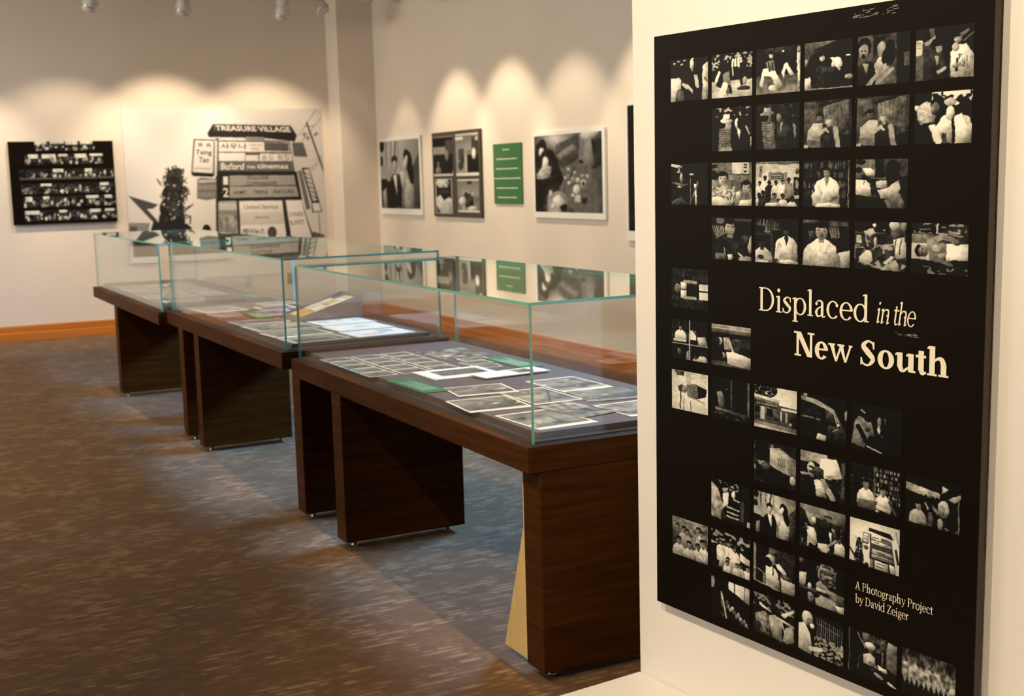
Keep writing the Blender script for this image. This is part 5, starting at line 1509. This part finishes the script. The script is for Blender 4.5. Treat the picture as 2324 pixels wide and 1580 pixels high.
def lines(x0, x1, y0, n_, dy, h, m):
    return [(x0, y0 - dy * k, x1 - (k % 3) * (x1 - x0) * .12, y0 - dy * k + h, m, 'text_line') for k in range(n_)]


vl = lambda x0, y0, y1, n_, dx, w: [(x0 + dx * k, y0, x0 + dx * k + w, y1 - (k % 3) * .03, M_greenpale, 'text_line') for k in range(n_)]
card('label_card', 2.490, 4.836, 0.105, 0.370, 1, zA, M_green, 'green caption card at the wall side of the near case', 'label', vl(-.03, -.13, .12, 4, .018, .005))
card('label_card', 1.897, 4.506, 0.105, 0.372, 1, zA, M_green, 'green caption card at the aisle side of the near case', 'label', vl(-.03, -.13, .12, 5, .014, .004))
M_mount = flat('cream_mount', (0.78, 0.74, 0.64), 0.6)
def mounted(cx, cy, w, h, ang, z, label, k, win, t=0.004):
    r_ = empty('mounted_print', (cx, cy, z), math.radians(ang)); tag(r_, label, 'photograph')
    box('mount_board', (-w / 2, -h / 2, 0), (w / 2, h / 2, t), M_mount, r_)
    x0, y0, x1, y1 = win
    me_ = grid_mesh('print', tone_variant('bare', k), x1 - x0, y1 - y0, M_print, (0.72, 0.62, 0.45), 0.0006)
    obj('print', me_, r_, ((x0 + x1) / 2, (y0 + y1) / 2, t))
    v = [(w * .18, y0 - .03, t + .0004), (w * .34, y0 - .03, t + .0004), (w * .34, y0 - .012, t + .0004), (w * .18, y0 - .012, t + .0004)]
    obj('ink_mark', mesh('ink_mark', v, [(0, 1, 2, 3)], M_red), r_)
    return r_
mounted(2.160, 4.700, 0.300, 0.245, 0, zA, 'cream mount with a long sepia print, aisle side of the near case middle', 2, (-.09, -.06, .12, .08))
mounted(2.330, 4.545, 0.310, 0.130, 5, zA + 0.0048, 'narrow cream mount overlapping the cream mounted print', 3, (.02, -.04, .10, .045))
BIG = 'large snapshots at the near end of the near case'
snapshot(2.400, 4.188, 0.215, 0.315, 0.5, zA, 'large', 1, 'large white-edged print by the wall side of the near case', BIG)
snapshot(2.178, 4.021, 0.195, 0.315, -0.5, zA + .0009, 'large', 2, 'large print in the middle of the near case pile, tucked under its neighbour', BIG)
snapshot(2.395, 3.900, 0.230, 0.240, -10, zA + .0018, 'bare', 4, 'unbordered sepia print at the wall side of the near case pile', BIG)
snapshot(1.952, 3.985, 0.240, 0.262, -5, zA, 'large', 3, 'white-edged print on the aisle side, second nearest to the poster', BIG)
snapshot(2.055, 4.262, 0.240, 0.215, -8, zA + .0018, 'large', 5, 'white-edged print beside the aisle-side green card', BIG)
snapshot(1.985, 3.622, 0.225, 0.300, 2, zA, 'large', 7, 'white-edged print nearest the glass corner beside the poster', BIG)
snapshot(2.150, 3.705, 0.150, 0.270, 10, zA + .0027, 'collage', 6, 'dark unbordered group print in the near case pile', BIG)
snapshot(2.330, 3.610, 0.190, 0.250, 0, zA + .0009, 'large', 9, 'white-edged print cut off by the partition edge', BIG)

# middle case
def envelope(cx, cy, w, h, ang, label, parts):
    return card('envelope', cx, cy, w, h, ang, zB, M_paper, label, 'envelope', parts, 0.004, 0.001)
envelope(2.350, 6.628, 0.315, 0.262, 3, 'white envelope beside the card box, red stripe at its edge', [(-.12, .02, -.06, .08, M_stamp, 'stamp'), (.0, .06, .045, .12, M_red, 'red_stripe'), (.08, .02, .13, .06, M_stamp, 'postmark')])
envelope(2.337, 6.338, 0.315, 0.268, 2, 'white envelope in the middle of three, grey address mark', [(-.02, -.02, .06, .02, M_stamp, 'address_mark')])
envelope(2.332, 6.040, 0.322, 0.262, 3, 'white envelope nearest the near case, grey picture stamp', [(.02, .0, .10, .09, M_stamp, 'stamp'), (-.10, -.06, .02, -.02, M_red, 'red_stripe')])
MID = 'snapshots in the middle case'
snapshot(1.975, 7.84, 0.27, 0.34, 5, zB, 'large', 11, 'pale large print at the far aisle side of the middle case', MID)
snapshot(1.935, 7.50, 0.17, 0.22, 8, zB, 'large', 12, 'pale print just beyond the green card in the middle case', MID)
card('label_card', 2.067, 7.300, 0.105, 0.40, -2, zB + .0035, M_green, 'green caption card in the middle case beside the card box', 'label', vl(-.03, -.14, .12, 4, .018, .005))
snapshot(2.225, 7.42, 0.20, 0.30, 4, zB, 'small', 4, 'crumpled-looking white sheet between green card and card box', MID, white=(.85, .85, .88))
snapshot(1.985, 6.985, 0.30, 0.235, 4, zB, 'large', 13, 'white-edged print on the aisle side, beyond the newspaper-like sheet', MID)
snapshot(2.000, 6.64, 0.33, 0.33, 4, zB + .0009, 'large', 14, 'wide sepia print on the aisle side of the white envelopes', MID)
snapshot(1.985, 6.300, 0.31, 0.26, 6, zB, 'large', 15, 'white-edged print on the aisle side, second from the near end', MID)
snapshot(1.990, 6.020, 0.30, 0.22, 6, zB + .0009, 'large', 16, 'white-edged print at the near aisle corner of the middle case', MID)
snapshot(2.400, 7.98, 0.24, 0.20, 8, zB, 'large', 17, 'pale print at the far wall side of the middle case', MID)
snapshot(2.30, 7.72, 0.22, 0.20, 0, zB, 'small', 2, 'pale print in the far middle of the middle case', MID)

# sloping card box: low at the aisle side, tall towards the wall
cb = empty('card_box', (2.165, 6.770, zB), math.radians(3))
tag(cb, 'grey sloping box of index cards standing in the middle case', 'box')
L_, Wd, h0, h1, tk = 0.375, 0.300, 0.030, 0.135, 0.008
def prism(name, x0, x1, y0, y1, zf0, zf1, zb, mat, parent):
    v = [(x0, y0, zb), (x1, y0, zb), (x1, y1, zb), (x0, y1, zb), (x0, y0, zf0), (x1, y0, zf1), (x1, y1, zf1), (x0, y1, zf0)]
    return obj(name, mesh(name, v, BOXF, mat), parent)
zf = lambda x: h0 + (h1 - h0) * x / L_
prism('side_panel', 0, L_, 0, tk, h0, h1, 0, M_boxgrey, cb)
prism('side_panel', 0, L_, Wd - tk, Wd, h0, h1, 0, M_boxgrey, cb)
prism('end_panel', 0, tk, tk, Wd - tk, h0, zf(tk), 0, M_boxgrey, cb)
prism('end_panel', L_ - tk, L_, tk, Wd - tk, zf(L_ - tk), h1, 0, M_boxgrey, cb)
prism('bottom_panel', tk, L_ - tk, tk, Wd - tk, h0 - .02, h1 - .02, 0, M_boxgrey, cb)
for x0, x1, y0, y1, m_ in ((.02, .10, .03, .14, M_cardy), (.03, .11, .15, .27, M_cardy), (.11, .18, .02, .10, M_card), (.12, .20, .11, .19, M_paper), (.12, .21, .20, .28, M_card),
                           (.19, .27, .02, .11, M_paper), (.21, .27, .12, .20, M_cardy), (.22, .29, .21, .28, M_card), (.28, .35, .05, .20, M_paper)):
    o_ = prism('index_card', x0, x1, y0, y1, zf(x0) - .012, zf(x1) - .012, zf(x0) - .022, m_, cb)

# far case
FAR = 'snapshots in the far case'
rr = random.Random(12)
for ci, cn in enumerate(('aisle-side', 'middle', 'wall-side')):
    for ri in range(5):
        snapshot(1.875 + .195 * ci + rr.uniform(-.01, .01), 10.30 - .285 * ri + rr.uniform(-.01, .01), .165, .235, rr.uniform(-2, 2), zD, 'large', (ci * 5 + ri) % 6 + 20,
                 'pale snapshot in the far case, %s row from the far end, %s column' % (ORD[ri], cn), FAR)
snapshot(1.98, 8.76, .30, .22, 5, zD, 'small', 6, 'wide white sheet at the near end of the far case', FAR, white=(.84, .82, .78))
card('label_card', 1.86, 8.62, 0.16, 0.10, 3, zD, M_green, 'green caption card at the near aisle corner of the far case', 'label', [])
card('label_card', 2.45, 8.72, 0.105, 0.34, 1, zD, M_green, 'green caption card at the wall side of the far case', 'label', [])
card('paperback_book', 2.20, 8.55, 0.20, 0.26, 5, zD, flat('dark_book_cover', (.03, .025, .03), .5), 'dark flat booklet at the near end of the far case', 'booklet', [], .014, .001)

# ------------------------------------------------------------------ track spotlights
TR = {}


def spot_head(mouth, target, power, label, group, cone=78, blend=0.55):
    mo, ta = Vector(mouth), Vector(target)
    d = (ta - mo).normalized()
    r_ = empty('track_spotlight', (mo.x, mo.y, ZC))
    tag(r_, label, 'spotlight', group)
    quat = (-d).to_track_quat('Z', 'Y')
    back = mo - d * 0.19 - Vector((mo.x, mo.y, ZC))
    mloc = mo - Vector((mo.x, mo.y, ZC))
    if not TR:
        TR['head'] = None
    prof = [(r * 1.35, z * 1.25) for r, z in [(0.0, 0.200), (0.030, 0.200), (0.046, 0.185), (0.046, 0.150), (0.052, 0.148), (0.052, 0.128), (0.046, 0.126), (0.046, 0.075), (0.056, 0.070), (0.056, 0.040), (0.053, 0.0), (0.047, 0.0), (0.042, 0.05), (0.0, 0.055)]]
    h_ = lathe('lamp_head', prof, M_fix, r_, 28, mloc, quat.to_euler())
    lathe('trim_ring', [(0.0760, 0.042), (0.0795, 0.045), (0.0795, 0.055), (0.0760, 0.058)], M_metal, h_, 28)
    lathe('lens', [(0.0, 0.060), (0.055, 0.060)], M_lamp, h_, 20)
    # stem from the ceiling track to the head
    s0 = Vector((0, 0, 0)); s1 = mloc - d * 0.18
    up = s1 - s0
    lathe('stem', [(0.0, 0.0), (0.011, 0.0), (0.011, up.length), (0.0, up.length)], M_fix, r_, 12, s0, up.to_track_quat('Z', 'Y').to_euler())
    box('track_adapter', (-0.03, -0.09, -0.045), (0.03, 0.09, 0), M_fix, r_, 0.004)
    l = bpy.data.lights.new('bulb', 'SPOT')
    l.energy, l.color, l.spot_size, l.spot_blend, l.shadow_soft_size = power, WARM, math.radians(cone), blend, 0.035
    lo = bpy.data.objects.new('bulb', l); col.objects.link(lo); lo.parent = r_
    lo.location = mloc + d * 0.012
    lo.rotation_euler = quat.to_euler()
    return r_


VG = 'white track spotlights at the top of the picture'
HEADS = [((2.183, 13.00, 3.313), (2.00, 14.20, 1.20), 0.60, 'white track spotlight hanging at the top, leftmost of the five'),
         ((3.083, 13.00, 3.311), (3.10, 14.20, 1.35), 1.15, 'white track spotlight hanging at the top, second from the left'),
         ((4.107, 13.00, 3.297), (4.22, 14.20, 1.35), 1.00, 'white track spotlight hanging at the top, middle of the five'),
         ((4.565, 13.00, 3.358), (5.40, 12.95, 1.20), 0.40, 'white track spotlight hanging at the top, second from the right'),
         ((5.052, 13.00, 3.512), (4.90, 14.20, 0.90), 0.06, 'white track spotlight hanging at the top, rightmost, only its tip showing')]
for (m_, t_, p_, lab) in HEADS:
    spot_head(m_, t_, p_ * P_WALL, lab, VG, 78 if t_[0] < 4.5 else 52)
for y_, p_, zt_, wh in ((11.62, 0.95, 1.25, 'beside the dark board'), (10.48, 1.0, 1.25, 'near the green panel'), (9.30, .7, 1.0, 'near the playroom photograph'), (8.05, .9, 1.4, 'near the half-hidden photograph')):
    spot_head((4.40, y_, 3.36), (XR, y_, zt_), p_ * P_WALL, 'white track spotlight outside the picture lighting the right wall ' + wh, 'track spotlights outside the picture', 66)
spot_head((0.80, 13.0, 3.34), (0.75, YB, 1.25), P_WALL, 'white track spotlight high up aimed at the back wall left part', 'track spotlights outside the picture')
for y_, cn in ((3.95, 'near end of the nearest'), (5.15, 'far end of the nearest'), (6.45, 'near end of the middle'), (7.7, 'far end of the middle'), (9.0, 'near end of the farthest'), (10.2, 'far end of the farthest')):
    spot_head((1.75, y_, 3.4), (2.22, y_, 0.8), P_TABLE, 'white track spotlight high up over the %s display case' % cn, 'track spotlights outside the picture', 34, .8)
for x_, y_, tx, ty, tz, wh in ((-0.35, 0.9, 2.1, 1.9, 1.25, 'right'), (-0.35, 2.6, 2.02, 2.75, 1.25, 'left')):
    spot_head((x_, y_, 3.4), (tx, ty, tz), P_POSTER, 'white track spotlight outside the picture lighting the title poster from its %s side' % wh, 'track spotlights outside the picture', 75, .9)

for x_, y_, wh in ((-0.7, 6.9, 'middle'), (-0.7, 10.5, 'farthest')):  # unseen ceiling lights, added to lift the ambient level
    d_ = empty('ceiling_fill_light', (x_, y_, ZC))
    tag(d_, 'unseen fill light added in the ceiling over the aisle beside the %s display case' % wh, 'ceiling light', 'added ceiling fill lights')
    join_boxes('frame', [((-.33, -.33, -.02), (-.30, .33, 0)), ((.30, -.33, -.02), (.33, .33, 0)), ((-.30, -.33, -.02), (.30, -.30, 0)), ((-.30, .30, -.02), (.30, .33, 0))], M_fix, d_)
    area_light('lamp', (0, 0, -0.012), (0, 0, 0), 0.58, 0.58, P_DOWN, WARM, d_)
